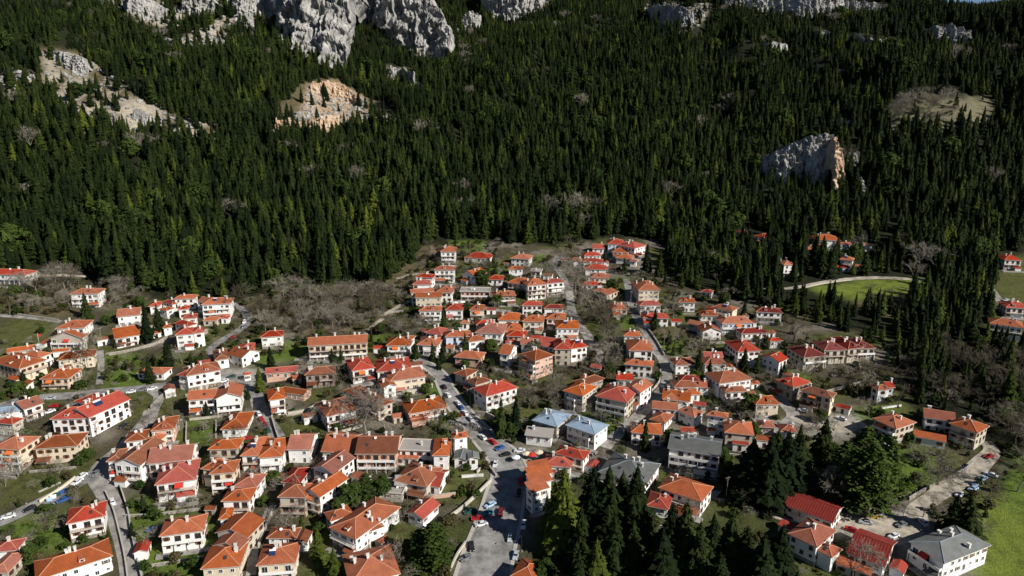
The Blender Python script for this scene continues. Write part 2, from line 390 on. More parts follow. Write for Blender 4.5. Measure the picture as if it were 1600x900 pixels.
def smooth_line(pts, step=2.5):
    P = [np.array(q[:2]) for q in pts]; W = [q[2] for q in pts]
    P = [2*P[0]-P[1]]+P+[2*P[-1]-P[-2]]; W = [W[0]]+W+[W[-1]]
    out = []
    for i in range(1, len(P)-2):
        n = max(2, int(np.linalg.norm(P[i+1]-P[i])/step))
        for k in range(n):
            s = k/n; a, b_, c, d = P[i-1], P[i], P[i+1], P[i+2]
            q = 0.5*((2*b_)+(-a+c)*s+(2*a-5*b_+4*c-d)*s*s+(-a+3*b_-3*c+d)*s**3)
            out.append((q[0], q[1], W[i]*(1-s)+W[i+1]*s))
    out.append((P[-2][0], P[-2][1], W[-2])); return out
ROADLINES = []
def line_world(px):
    return [(*place(q[0], q[1])[:2], q[2]) for q in px]
def ribbon(name, line, mat, lift, off0=-0.5, off1=0.5, cross=5, pad=0.0):
    L = len(line); X = np.zeros((L, cross)); Y = np.zeros((L, cross)); Z = np.zeros((L, cross))
    for i, (x, y, w) in enumerate(line):
        a = line[max(i-1, 0)]; c = line[min(i+1, L-1)]
        dx, dy = c[0]-a[0], c[1]-a[1]; n = math.hypot(dx, dy) or 1; nx_, ny_ = dy/n, -dx/n
        for k in range(cross):
            o = off0+(off1-off0)*k/(cross-1)
            X[i, k] = x+nx_*(o*w+pad*(1 if o > 0 else -1)); Y[i, k] = y+ny_*(o*w+pad*(1 if o > 0 else -1))
    Z = hz(X, Y)+lift
    return grid_mesh(name, X[:, ::-1], Y[:, ::-1], Z[:, ::-1], mat, False)
def road(px, mat='asphalt', lift=0.10, kerbs=False, name='road', label=None):
    ln = smooth_line(line_world(px)); ROADLINES.append(ln)
    tag(obj(name, ribbon(name, ln, M[mat], lift, cross=7)), label, kind='structure')
    if kerbs:
        for sgn in (-1, 1):
            mb = MB(); pr = None
            for i, (x, y, w) in enumerate(ln):
                a = ln[max(i-1, 0)]; c = ln[min(i+1, len(ln)-1)]; dx, dy = c[0]-a[0], c[1]-a[1]; n = math.hypot(dx, dy) or 1
                q = []
                for o in (w/2+0.02, w/2+1.3):
                    X_, Y_ = x+dy/n*o*sgn, y-dx/n*o*sgn; q.append((X_, Y_, float(hz(X_, Y_))+lift+0.12))
                q0 = (q[0][0], q[0][1], q[0][2]-0.3); q = [q0]+q+[(q[1][0], q[1][1], q[1][2]-0.5)]
                if pr:
                    for k in range(3):
                        fc = [pr[k], q[k], q[k+1], pr[k+1]]
                        mb.face(fc if sgn < 0 else fc[::-1])
                pr = q
            tag(obj('pavement', mb.mesh('pavement', [M['kerb']])), kind='structure')
    return ln
main_ln = road([(752, 930, 18), (757, 890, 16), (768, 850, 15), (782, 805, 14), (790, 770, 13), (798, 740, 13), (785, 712, 12), (758, 685, 9.5), (735, 660, 8), (712, 632, 7), (698, 608, 6), (688, 588, 5.5), (672, 574, 5), (650, 560, 4)], kerbs=True, label='main street running up from the bottom of the village')
road([(208, 930, 6.5), (203, 880, 6.5), (192, 835, 6.5), (178, 795, 6.5), (163, 765, 7), (155, 742, 9), (166, 722, 8), (190, 700, 6), (212, 676, 6), (232, 655, 7), (236, 640, 6)], 'concrete', kerbs=False, label='pale lane down the left side of the village')
road([(-60, 835, 6.5), (0, 815, 6.5), (45, 795, 6.5), (95, 770, 6.5), (130, 750, 7), (155, 742, 7)], lift=0.14, label='street joining the pale lane from the left edge')
road([(-60, 660, 7), (10, 632, 7), (60, 622, 7), (110, 618, 7), (170, 612, 7), (230, 606, 7), (290, 598, 6), (345, 592, 6), (378, 590, 6), (398, 612, 6), (405, 635, 6.5), (418, 660, 6.5), (435, 684, 6)], label='street above the long hotel')
road([(230, 606, 4.5), (248, 620, 4.5), (240, 640, 5), (236, 655, 5)], 'concrete', lift=0.16)
road([(345, 592, 5), (338, 570, 5), (328, 548, 5), (350, 530, 5), (375, 515, 5), (388, 500, 5), (380, 485, 4.5), (362, 474, 4)], label='lane climbing past the white apartment row')
road([(155, 600, 3), (158, 570, 3), (155, 548, 4)], 'concrete', lift=0.07)
road([(872, 400, 4.5), (868, 415, 4.5), (880, 434, 5), (890, 460, 5), (893, 485, 5.5), (903, 505, 6), (918, 525, 6), (930, 545, 6), (945, 570, 5)], 'concrete', label='concrete street beside the stream trees')
road([(978, 436, 4.5), (982, 450, 5), (984, 466, 5), (992, 490, 5), (1002, 508, 5), (1018, 533, 5), (1030, 552, 5), (1040, 575, 5), (1041, 600, 5.5), (1026, 620, 5.5), (1008, 640, 5.5), (985, 662, 5.5), (962, 682, 5.5), (945, 700, 5)], 'concrete', label='steep concrete lane in the middle of the upper village')
road([(735, 478, 4), (770, 484, 4.5), (820, 490, 4.5), (862, 492, 4.5), (893, 485, 4.5)], 'concrete', lift=0.16)
road([(1090, 770, 5), (1140, 778, 6), (1180, 792, 5.5), (1230, 808, 5), (1290, 812, 6), (1340, 822, 9), (1390, 830, 14), (1430, 820, 9), (1432, 800, 7), (1455, 780, 6), (1485, 760, 7), (1515, 742, 8), (1535, 722, 7), (1550, 705, 6), (1540, 690, 5)], 'track', label='pale yard and drive by the red metal roofed halls')
road([(1200, 690, 4), (1225, 665, 5), (1240, 650, 6), (1225, 630, 6), (1215, 618, 5)], 'concrete', lift=0.12)
road([(1240, 650, 6), (1275, 668, 7), (1320, 668, 8), (1350, 662, 5)], 'track', lift=0.16)
road([(1180, 452, 3), (1225, 451, 3.5), (1253, 448, 4.5), (1290, 441, 5), (1330, 436, 5), (1370, 434, 5), (1420, 436, 4.5), (1455, 438, 4)], 'track', label='pale road above the bright lawn')
road([(10, 437, 3), (40, 433, 3.5), (90, 431, 3.5), (135, 432, 3)], 'track')
road([(-20, 492, 3.5), (25, 495, 3.5), (60, 498, 3.5), (95, 503, 3.5)], 'concrete')
road([(598, 498, 3), (585, 508, 3), (572, 520, 3), (566, 528, 3)], 'track')
road([(598, 494, 3), (610, 486, 3), (625, 478, 3.5), (640, 470, 3)], 'track')
road([(620, 436, 3), (640, 430, 3), (662, 428, 3)], 'track')
road([(424, 792, 3.5), (412, 820, 3.2), (398, 850, 3.2), (392, 900, 3.2)], 'concrete')
road([(460, 562, 3), (500, 560, 3.5), (560, 563, 3.5)], 'concrete', lift=0.07)
road([(440, 650, 2.5), (470, 645, 2.5), (500, 632, 2.5)], 'track', lift=0.07)
road([(1548, 450, 4), (1562, 470, 5), (1580, 490, 5), (1562, 505, 4), (1555, 530, 4)], 'concrete')
road([(185, 505, 3), (250, 512, 3), (262, 520, 3)], 'track'); road([(165, 553, 3), (200, 548, 3), (260, 532, 3)], 'track')
# painted markings on the main street
mk = []
for i in range(6, len(main_ln)-14, 4):
    seg = main_ln[i:i+3]
    mk.append(ribbon('road_marking', [(x, y, 0.10) for x, y, w in seg], M['paint'], 0.125, cross=2))
mb = MB()
for me_ in mk:
    for pl in me_.polygons: mb.face([tuple(me_.vertices[i].co) for i in pl.vertices])
tag(obj('road_marking', mb.mesh('road_marking', [M['paint']])), kind='structure')
# ------------------------------------------------------------------ survey table of the houses: eave corners (left, right), depth clue, eave height, roof shape, roof and wall colour | options | where it stands
HOUSE_TABLE = """
A -120,128,172,138 d10 7 h r w | BW | at the far left edge under the forest
A 490,272,690,266 t230 8.5 h o w | W | standing alone behind a tall fir, upper left
A 390,515,592,505 t455 6 h o w | | just above the timber balcony chalet
A 345,582,575,580 t530 7.5 v o y + A 480,590,580,585 t550 6 h o y | B | with deep shaded timber balconies, left meadow edge
A 365,678,482,668 t655 3 g o w | n | low lean-to below the timber balcony chalet
A 402,738,662,705 t672 6 h b c | | its roof half mossy, beside the narrow lane
A 50,685,240,655 t640 4 g o y | | peeping over the big orange roofed block, far left
A -70,745,130,798 c262,722 7.5 h o c + A 150,700,262,722 t672 6.5 h o w | BS | big block with balconies at left edge
A 280,868,480,864 t798 5.5 h o c + A 480,862,548,812 d7 4.5 h r w | B | above the street west of the hotel
A 820,432,985,415 t372 5 g o w | | with open garage, between lawn and forest fir pair
A 805,585,985,556 t488 5.5 g o w | b | with two dormers above the green lawn
A 962,828,1150,832 t788 3.2 h o w | n | long and low behind the lawn's corner fir
A 1045,358,1125,352 t322 5 h r w | | half hidden behind the upper left fir pair
B 95,306,245,300 t276 7 h o w | | topmost of the white cluster, upper left
B 10,325,82,345 t310 4.5 h r w | | tiny, left of the topmost cluster house
B 50,388,105,366 t350 5 h o w | | narrow, wedged low in the white cluster
B 124,380,206,372 t350 5.5 h r w | | second down in the white cluster
B 290,346,494,336 t298 8.5 h o w + B 262,322,345,330 d8 8 g o w | BW | long apartment row at the lane top | apartment building
B 145,448,260,436 t408 6 h r w | | third down in the white cluster
B 95,475,186,500 t458 5.5 h r w | | round-cornered, beside the third cluster house
B 105,560,240,548 t508 8.5 h r w + B 232,550,318,536 t498 8 h r w | | tall with white piers, lowest of the cluster
B 20,512,90,500 t478 4.5 h o w | | small, left of the tall piered house
B 300,458,400,456 t430 3.2 h o y | n | low, under the long apartment row
B 425,442,482,440 t420 3.2 h r w | n | small annex under the apartment row's right end
B 705,576,862,564 t530 6.8 h r w | | on the small green knoll by the bare thicket
B 560,668,668,656 t618 4.5 h r w | | low, left of the knoll house
B 385,738,490,722 t655 5 h b w + B 470,690,572,722 t650 5 g o w | b | twin brown roofs below the curving lane
B 185,848,430,802 t762 8 h o w + B 118,838,190,852 d9 7.5 h r w | | large, beside the paved car park
B 1040,636,1455,612 d10.5 8 g o c + B 1040,690,1180,682 d4 4 f f c | B | long cream-fronted block above the red tiled cluster | apartment building
B 740,832,966,812 t783 4.5 g r k | n | low, left of the stone house above the garden
B 1018,842,1230,826 t784 7 h b s | | old house between two bare trees, left of centre
B 590,842,640,834 t822 3.2 h r w | n | small shed at the car park corner | shed
C -60,305,170,275 d7 5.5 g u w + C 165,275,310,226 d10 6 g p w | | long, at left edge above the lawn
C -40,365,85,378 c192,338 6.5 h r y | | corner house in front of the long left edge house
C -60,545,132,558 t472 9 h o c | BA | tall with orange awnings at the left edge
C 640,332,905,198 d13 8.5 g r w + C 352,342,640,332 d11 8.7 h r w + C 520,215,640,245 d9 7 h r w | HSBb | three storeys with long balconies, blue solar panel on top | hotel
C 235,552,540,528 c658,436 7 h b c | S | before the hotel's white end wall
C 790,652,985,668 c1138,520 8.5 v b w + C 745,640,850,630 d9 8 h b w | | tall white gable wall beside the pale lane
C 875,502,1030,482 t428 5.5 h b w + C 1020,492,1115,498 d6 5 h o c | | small, behind the tall white gable
C 1060,424,1225,406 c1290,318 6 h o k | B | L-shaped by the walled bare tree
Z 230,726,299,719 d12.5 8 g p w | B | broad plain roof and open gallery, lower left
Z 242,759,305,750 t727 7.5 h r w | BAb | with wooden decks, below the broad plain roof
D 190,208,385,192 t138 7.5 g o w + D 385,202,572,182 d12 8 v o w | BW | twin wings, below the car park
D 425,414,602,405 t298 4 h o w | | low corner house with white canopy by parked cars
D 765,210,888,190 l700,148 7.8 h o w | b | slim, with red balcony, above the dry garden
D 850,148,1008,172 d6 3 g b k | n | low annex behind the slim white house | shed
D 335,556,548,548 t488 7 h o y | b | beige walls, behind the twin-hipped townhouse
D 345,728,526,714 t648 8 h o c + D 285,690,380,700 d8 7.5 h o c | Bb | stacked terraces, west of the twin-hipped townhouse
D 563,600,690,598 t448 7 h o w + D 688,614,862,602 t448 7 h o w | B | twin-hipped townhouse in the crowded lower centre
D 890,556,1060,554 t458 6 g p w | | with blue tarpaulin, right of the twin-hipped townhouse
D 1135,528,1346,568 t455 6 g o y | | on the crowded terrace above the diagonal row
D 1065,685,1215,728 c1290,600 8 v p w | b | upper part of the diagonal row
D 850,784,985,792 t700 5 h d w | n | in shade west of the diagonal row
G 920,288,1138,292 t203 8 h o y + G 1112,240,1246,292 c1345,112 8 v o w | Bb | lower L-shaped end of the diagonal row
G 570,208,752,214 c855,112 6 h p w | | pinkish roof above the small orange villa
G 478,322,702,316 c758,218 6.5 h o w | B | small villa in the lower left block
G -5,597,335,550 c372,425 7 h o w | | big hipped house by the lower left garden
G 455,465,560,452 t388 4 h o w | n | small rear roof at the top of the stepped row
G 430,568,682,608 c752,465 6 v o y | n | middle of the stepped row
G 412,668,620,700 c684,612 6 v o y | n | second lowest of the stepped row
G 318,852,622,828 c692,652 5.5 h o c | | lowest of the stepped row, at the bottom
G 753,825,1056,802 c1096,650 5.5 h o c | | square hipped, at the bottom left of centre
G 832,609,1060,612 c1090,530 4.5 h b w | | directly behind the square hipped house
F 518,500,815,436 c782,335 7.5 h r w | B | stands alone by the lower left car park
F 285,940,875,748 l225,815 6 h o w | | long roof cut by the bottom edge, left
F -60,720,132,702 t642 4 h r w | | low, at the left edge under the lower lane
F -100,885,60,880 t765 4 h p y | n | patched roof in the bottom left corner
H 215,157,468,157 t48 8 g b k | BWb | brown shopfront block with wide galleries, lower centre
H 5,142,190,150 t45 6 g o y | | joined to the left of the gallery block
H 478,132,692,140 t72 6 f f w + H 455,180,600,188 d6 3.2 m o w | | terrace roof between gallery block and chapel
H 686,168,792,166 t78 7.5 h o w + H 818,64,910,50 c925,18 8.5 h o w | | tower-like, beside the grey roofed chapel
H 905,188,975,184 c1036,172 5 v g w + H 812,190,905,196 d7 4 v g w | n | small with grey steep roof at the street bend | chapel
H 450,320,652,360 t243 5.5 h b y + H 640,350,732,362 t272 3.5 g r w | | behind the concrete terrace, lower centre
H 325,388,500,402 d9 3.5 f f y + H 455,346,545,342 d4 5 m f w | n | grey concrete terrace over the lower centre
H 525,522,630,558 c712,466 4 v r w | | low red slope beside the concrete terrace
H 56,608,215,682 c448,488 7 h o w + H 285,640,395,600 d5 5.5 h o w + H 64,572,208,522 d6 5.8 h o w | B | large bright corner villa at the bottom centre
H 185,965,490,890 c432,722 6 h o w | | hipped roof cut by the bottom edge, below the villa
I 455,152,634,194 c684,146 6.5 h r w | | right beside the market street
I 390,225,560,240 t178 5 h r w | | low behind the sawtooth market
I 318,396,428,362 d5 9 m o w + I 312,345,445,318 d5 8.6 m o w + I 310,305,448,272 d5 8.4 m o w + I 310,268,440,246 d5 8.2 m o w | n | sawtooth strips of tiles along the main street | market hall
I 722,268,1012,348 c1152,242 6.5 h g w | | broad slates behind the dark fir grove
K 130,644,430,744 c560,660 6.5 h o w | b | broad roof beside the fir grove
K 42,768,200,800 c262,710 5 h r w | | half hidden by firs, lower centre right
I 185,905,332,948 c560,886 6 h o w | n | corner showing at the bottom under the firs
J 365,708,542,756 c702,690 6 h u y + J 315,812,505,832 d5 4.5 m f w | | left of the blue-grey pair near the square
J 600,742,806,812 c902,746 7 h u w | | right of the blue-grey pair near the square
J 582,500,722,540 c842,482 8.5 h o y | | left end of the big pension group, centre
J 810,538,1032,586 c1118,500 8.5 h r y | Bb | middle of the big pension group, centre | hotel
J 1008,478,1130,514 c1196,458 8.5 v o w | S | lane end of the big pension group, centre
J 960,422,1076,426 t380 5.5 g r w | | small, behind the big pension group
J 1018,312,1215,330 t283 6 h o w | | hip roofed, on the lane below the tall white house
J 1048,218,1220,220 t138 7 h o w | | tall, beside the steep concrete lane
J 1010,115,1132,118 t80 5 h o w | | small, uphill of the tall lane house
J 520,208,642,210 t136 8.5 h r y + J 640,205,762,188 d10 7.5 h r w | | near the stream trees, upper centre
J 395,178,522,198 t128 5.5 g r w | | long red slope left of the stream houses
J 275,244,386,292 c522,256 9.5 h b k | B | four storeys with pink balconies | guesthouse
J 130,238,212,248 c300,196 7 g o w | | left of the pink guesthouse
J 284,172,372,172 t134 5 g p w | | just behind the pink guesthouse
E 1070,480,1165,542 c1380,485 7.5 h r w | | big white side wall above two dark firs
E 1025,424,1092,462 c1200,430 5.5 h b y | | brown roof tight behind the big white side wall
E 940,378,1032,402 c1112,362 5.5 h b y | | second brown roof above the winding street
J 1285,560,1400,570 t500 5 h o w | | at the lane bend east of the pension group
J 1215,622,1372,642 t584 4 h o k | n | long low, below the lane bend
J 1190,702,1302,732 t654 4 h o w | n | small, beside the lone fir on the lane
J 1060,794,1282,808 t736 5.5 h o w | | behind the lone fir on the lane
J 650,432,722,466 c852,412 6 h b s | | old sheds among bare trees, centre
J 770,334,850,346 t314 3.2 m r y | n | small barn by the stream | shed
E 225,364,388,338 t248 7 h r w | | upper left of the dense red cluster
E 400,368,642,346 t262 6.5 h r w | | centre of the dense red cluster
E 495,434,746,398 t345 7 h o c | | square windows and rooftop panel, right of dense cluster
E 165,500,402,620 c470,560 6 h b y | | sprawling roofs behind the great bare tree
E 445,484,542,464 t402 7 v o w | | white gable inside the dense red cluster
E 45,684,262,632 l-10,590 7 h o w | B | wide verandah, left of the great bare tree
E 625,664,895,616 t563 5 h o k | B | long low, behind the street trees
E 465,184,640,180 t128 5.5 h o w + E 565,138,640,145 d6 6 h o w | | left of the fir trio, upper centre
E 680,176,830,184 t122 5.5 h o w | | between the fir trio trees
E 735,90,852,110 t52 5.5 h r w | | behind the slim fir, upper centre
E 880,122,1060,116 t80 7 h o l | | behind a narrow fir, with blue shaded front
E 1045,158,1165,140 t112 6 h o w | | white gable by the round evergreen
E 942,262,1126,280 t222 4.5 h o k | | low, below the round evergreen
E 1090,92,1285,102 t18 6.5 h p w | B | many-sided pinkish roof, upper centre
M 350,162,396,160 t148 4 g b y | n | annex left of the topmost white house | shed
M 395,153,506,152 t113 8.5 h o w | | highest at the forest edge, upper centre
M 352,280,497,280 t252 9 h o w | B | three storeys with red balconies, below the forest slope
M 222,332,345,336 t308 6.5 h r w + M 200,384,322,382 t348 7 h r w | B | stepped, beside the three storey block
M 190,444,355,432 t420 8 m o w + M 218,474,404,472 d5 7.5 m o c | n | large, blind-walled, at the dry slope
M 362,438,480,440 t394 6 h o w | | right of the blind-walled building
M 565,192,740,202 t160 3.2 h r w | n | long low, under the top lawn
M 545,306,640,326 c662,290 6 v o w | b | gable facing the valley, upper centre
M 725,348,836,350 t316 4 h r w | n | small, above the grey flat roof school
M 890,198,1022,206 t168 6.5 h o w | | near the top junction, upper centre
M 875,276,980,274 t254 4.5 h o w | | low, below the top junction
M 1030,288,1104,292 d6 6 f f w | B | small with open balconies, above the tall hotel row
M 535,432,742,434 d9 5.5 f f k | B | grey roof and red window band, upper centre | school
M 865,368,1008,384 t334 7 h o w + M 1010,392,1146,380 t340 9.5 h o w + M 1146,376,1272,364 t341 9.5 h r w | B | tall stepped block facing the valley, upper centre | hotel
M 770,468,930,462 t428 6 h o s | B | stone front with glazed verandah, upper centre
M 970,532,1116,530 t500 5.5 h r w | | below the tall hotel row
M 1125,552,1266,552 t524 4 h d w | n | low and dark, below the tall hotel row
M 245,570,405,567 t536 6 h o w | B | by the small road kiosk, upper centre
M 430,562,556,562 t518 6 h r w | B | bright red roof behind the slim fir
M 600,563,708,562 t524 6 h o c | | beside the village street, pale walls
M 800,632,952,634 t580 5 h o w | | pyramid roof below the village street
M 972,642,1124,646 t600 6 h o c | | long hip below the village street
M 1140,624,1276,628 t582 6 h o w | | round front, uphill of the stream bend
N 85,692,250,692 t634 7 h o w | | beside the stream street, white front with balconies
M 530,658,606,656 t640 4 h o w | | small, among firs near the pinkish roof
M 850,716,986,706 t655 4.5 h o y | n | long roof behind the small bright red one
M 862,746,1000,750 t708 5 h r y | b | small bright red hip, upper centre
M 650,668,790,662 t634 4 h r w | n | upper neighbour of the many-sided pinkish roof
N 342,130,425,132 t100 4.5 g r w | | second highest of the top right terrace
N 448,98,570,100 t62 6.5 h r l | | highest of the top right terrace
N 480,154,596,158 t126 5 h o w | | just below the highest terrace house
N 640,128,720,108 l580,92 7.5 h r w | | bright, beside tall firs, top right terrace
N 283,182,405,178 t155 4.5 h r w | | third row of the top right terrace
N 275,222,412,228 t198 5 h r w | | fourth row of the top right terrace
N 287,274,440,278 t240 4.5 h r w | | fifth row of the top right terrace
N 180,214,272,214 t192 4.5 h o w | | at the hairpin behind the pale bare tree
N 325,334,462,338 t304 6 h o c | | below the terrace rows, beside the bare tree
N 265,386,378,388 t358 4.5 h r w | | low, right against the pale bare tree
N 335,428,420,444 t405 3.5 h o y | n | small mossy roof by the pale bare tree
N 445,458,526,430 t402 4 m o y | n | single orange slope beside the curving wall
N 502,194,615,204 t168 4 h o w | | dim, between the terrace firs
N 600,218,652,222 t205 4 h r w | | tiny, at the foot of the terrace firs
N 665,424,818,420 l622,370 8.5 h o c | | tall pale block at the top of the steep lane
N 675,532,828,526 t498 6 h r w | | just below the tall pale block
N 697,618,880,622 t584 5 h r w | | behind the single lane fir
N 475,562,592,556 t514 5 h o y | | opposite the lane fir, with arched front
N 945,506,1068,510 t476 6 h o w | | alone among bare trees, right of the tall pale block
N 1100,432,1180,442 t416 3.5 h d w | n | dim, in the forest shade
L 430,150,552,152 t114 6 h o c | B | front half of the cream pair
L 508,90,652,120 t74 7.5 h o c | | rear half of the cream pair
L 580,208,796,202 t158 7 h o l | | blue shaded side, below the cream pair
L 440,268,580,264 d9 5 v o w + L 330,205,430,225 d6 4 g o y | | gable front behind bare trees
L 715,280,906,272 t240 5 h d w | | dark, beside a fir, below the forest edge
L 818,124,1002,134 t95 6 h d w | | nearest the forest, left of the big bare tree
L 915,334,1006,328 t310 4 h r w | n | small, under the big bare tree
L 690,408,852,398 l630,335 8 h r w | | large, with two firs in front
L 850,442,980,482 d8 7.5 v r w | n | bright blank gable right of the two firs
L 250,502,402,494 t450 5 h p w | | flat pink roof left of the narrow firs
L 455,496,616,492 t444 5.5 h p w + L 452,440,588,442 d6 5 g r w | | right of the narrow firs
L 240,658,420,654 t612 4.5 h o w + L 415,655,492,660 t612 4 g p w | | long and low, below the narrow firs
L 283,612,430,612 t574 5 h d w | | shaded, directly behind the long low house
L 560,630,790,598 t544 7.5 h o w | | bright, uphill of the small hip roof villa
L 598,692,756,684 t652 6 h o w | b | nestled below the bright uphill house
L 155,734,352,758 t680 5 g o w + L 310,712,432,706 d6 4.5 h o w | | long slope by the round bare tree
L 85,804,265,818 t764 5 g o w + L 258,818,380,868 d7 5 h o w | | stepped long roof, lower row
L 815,778,986,775 t722 7 h o c | | compact hipped cube at the yard, right of centre
K 468,130,618,152 c772,150 8.5 h o w | | large white block, blue left wall, right of centre
K 596,254,802,275 t184 7.5 h o y + K 650,330,760,345 d5 3.5 g r w | b | half behind the dark fir mass
K 290,248,386,250 t218 3.2 g r w | n | tiny garden kiosk | shed
K 198,364,562,422 t290 8.5 g g w | BW | long semi-detached pair with slates, lower right of centre
K 990,246,1105,254 t204 6 h p w | | behind the firs near the yard
K 840,215,955,222 t175 5 h p y | n | pale roof peeping over the dark firs
O 280,424,400,476 c502,435 7 h r s | | with round windows beside the long cream block
O 450,496,670,554 c866,562 8.5 h b c | b | long, with a blank pale end wall, right side | apartment building
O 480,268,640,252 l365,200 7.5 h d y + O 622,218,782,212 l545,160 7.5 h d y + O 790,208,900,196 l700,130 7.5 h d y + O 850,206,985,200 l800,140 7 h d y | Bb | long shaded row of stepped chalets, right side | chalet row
O 1000,497,1092,489 l938,466 6.5 h o w + O 1060,478,1122,478 d6 5.5 g r l | | small, alone among bare trees, right side
P 65,372,250,455 c478,442 7.5 h o y + P 470,362,716,402 d9 5.5 g p w + P 665,412,885,490 c956,432 7.5 h o y + P 390,512,642,560 d4 3.2 m o w | Bb | large with grey walls and several wings, far right | hotel
Q 62,326,500,490 d12 5 g R w | n | long ribbed roof above the pink roofed house | hall
Q 155,572,382,682 c622,602 7.5 h p w + Q 372,696,500,762 c600,712 6 h p w | | two-part roof at lower right
Q 612,722,910,836 c1000,650 5.5 g R w | n | broad ribbed roof with skylight by the yard | hall
Q 530,810,800,900 d4 3 m o y | n | broken strip of tiles below the broad hall | shed
R 215,632,460,812 c846,706 7.5 h g w | BW | bluish slates, at the bottom right beside the meadow
S 990,254,1116,258 t216 7.5 h r w | B | uppermost at the right edge
S 1000,588,1170,598 t546 6 h r w | B | middle one at the right edge
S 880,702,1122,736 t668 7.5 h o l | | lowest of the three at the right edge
T 360,92,442,88 t58 5 h r w | | deep in the firs, upper right
T 550,132,652,118 t94 4.5 h r w | n | dim roof among firs, upper right
T 1040,150,1282,158 t102 6 h o w + T 1240,192,1386,192 t176 4 g r w | | above the dark fir pair, upper right
T 945,244,1052,248 t206 7 h o w | | narrow, left of the dark fir pair
T 750,388,872,384 t334 6 h o w | | pointed pavilion roof left of the lawn road
T 1270,334,1400,348 c1502,336 6 h o w + T 1260,412,1372,414 d4 3 m r w | | above the bright lawn, upper right
T 1466,184,1522,184 t164 4.5 h o w | | small, beyond the firs above the lawn
"""
# ------------------------------------------------------------------ houses
WIN = {}
def window_meshes():
    for key, (w, h) in {'window': (1.05, 1.25), 'small_window': (0.75, 0.8), 'balcony_door': (1.7, 2.1), 'door': (1.0, 2.1)}.items():
        for fm in ('frame_w', 'frame_b'):
            f = MB(); t_ = 0.12
            f.box(-w/2-t_, -w/2, -0.10, 0.0, 0, h); f.box(w/2, w/2+t_, -0.10, 0.0, 0, h)
            f.box(-w/2-t_, w/2+t_, -0.12, 0.0, h, h+t_); f.box(-w/2-t_-0.06, w/2+t_+0.06, -0.20, 0.0, -0.12, 0)
            f.box(-0.03, 0.03, -0.07, 0.0, 0, h)
            q = MB(); q.box(-w/2, w/2, -0.035, 0.0, 0, h)
            s = MB(); s.box(0, w/2, -0.07, -0.01, 0, h)
            WIN[key, fm] = (f.mesh(key+'_frame', [M[fm]]), q.mesh('pane', [M['glass']]), s.mesh('shutter', [M['frame_b']]) if key == 'window' else None)
window_meshes()
ch = MB(); ch.box(-0.35, 0.35, -0.35, 0.35, -1.2, 1.3); ch.box(-0.45, 0.45, -0.45, 0.45, 1.3, 1.42); ch.box(-0.25, 0.25, -0.25, 0.25, 1.42, 1.62); ch.box(-0.5, 0.5, -0.5, 0.5, 1.62, 1.72)
CHIM = ch.mesh('chimney', [M['chim']])
def dish():
    d = MB(); R = 0.55
    for k in range(10):
        a, c = k*math.tau/10, (k+1)*math.tau/10
        d.face([(0, 0.12, 0.8), (R*math.cos(a), 0, 0.8+R*math.sin(a)), (R*math.cos(c), 0, 0.8+R*math.sin(c))])
    d.bar((0, 0.1, 0), (0, 0.1, 0.8), 0.04); d.bar((0, 0.1, 0.8), (0, -0.4, 0.7), 0.02); return d.mesh('satellite_dish', [M['white_sheet']])
DISH = dish()
sk = MB(); sk.box(-0.5, 0.5, -0.65, 0.65, -0.05, 0.16); SKY_ = sk.mesh('skylight', [M['dark']])
hp = MB(); hp.box(-1.0, 1.0, -0.7, 0.7, 0.0, 0.1, mat=Matrix.Translation((0, 0, 0.5)) @ Matrix.Rotation(math.radians(35), 4, 'X'))
hp.bar((-1.0, 0.75, 1.15), (1.0, 0.75, 1.15), 0.28, 1, 8); hp.bar((-0.9, 0.6, 0), (-0.9, 0.6, 1.0), 0.04, 1); hp.bar((0.9, 0.6, 0), (0.9, 0.6, 1.0), 0.04, 1)
HEAT = hp.mesh('solar_water_heater', [M['panel'], M['white_sheet']])

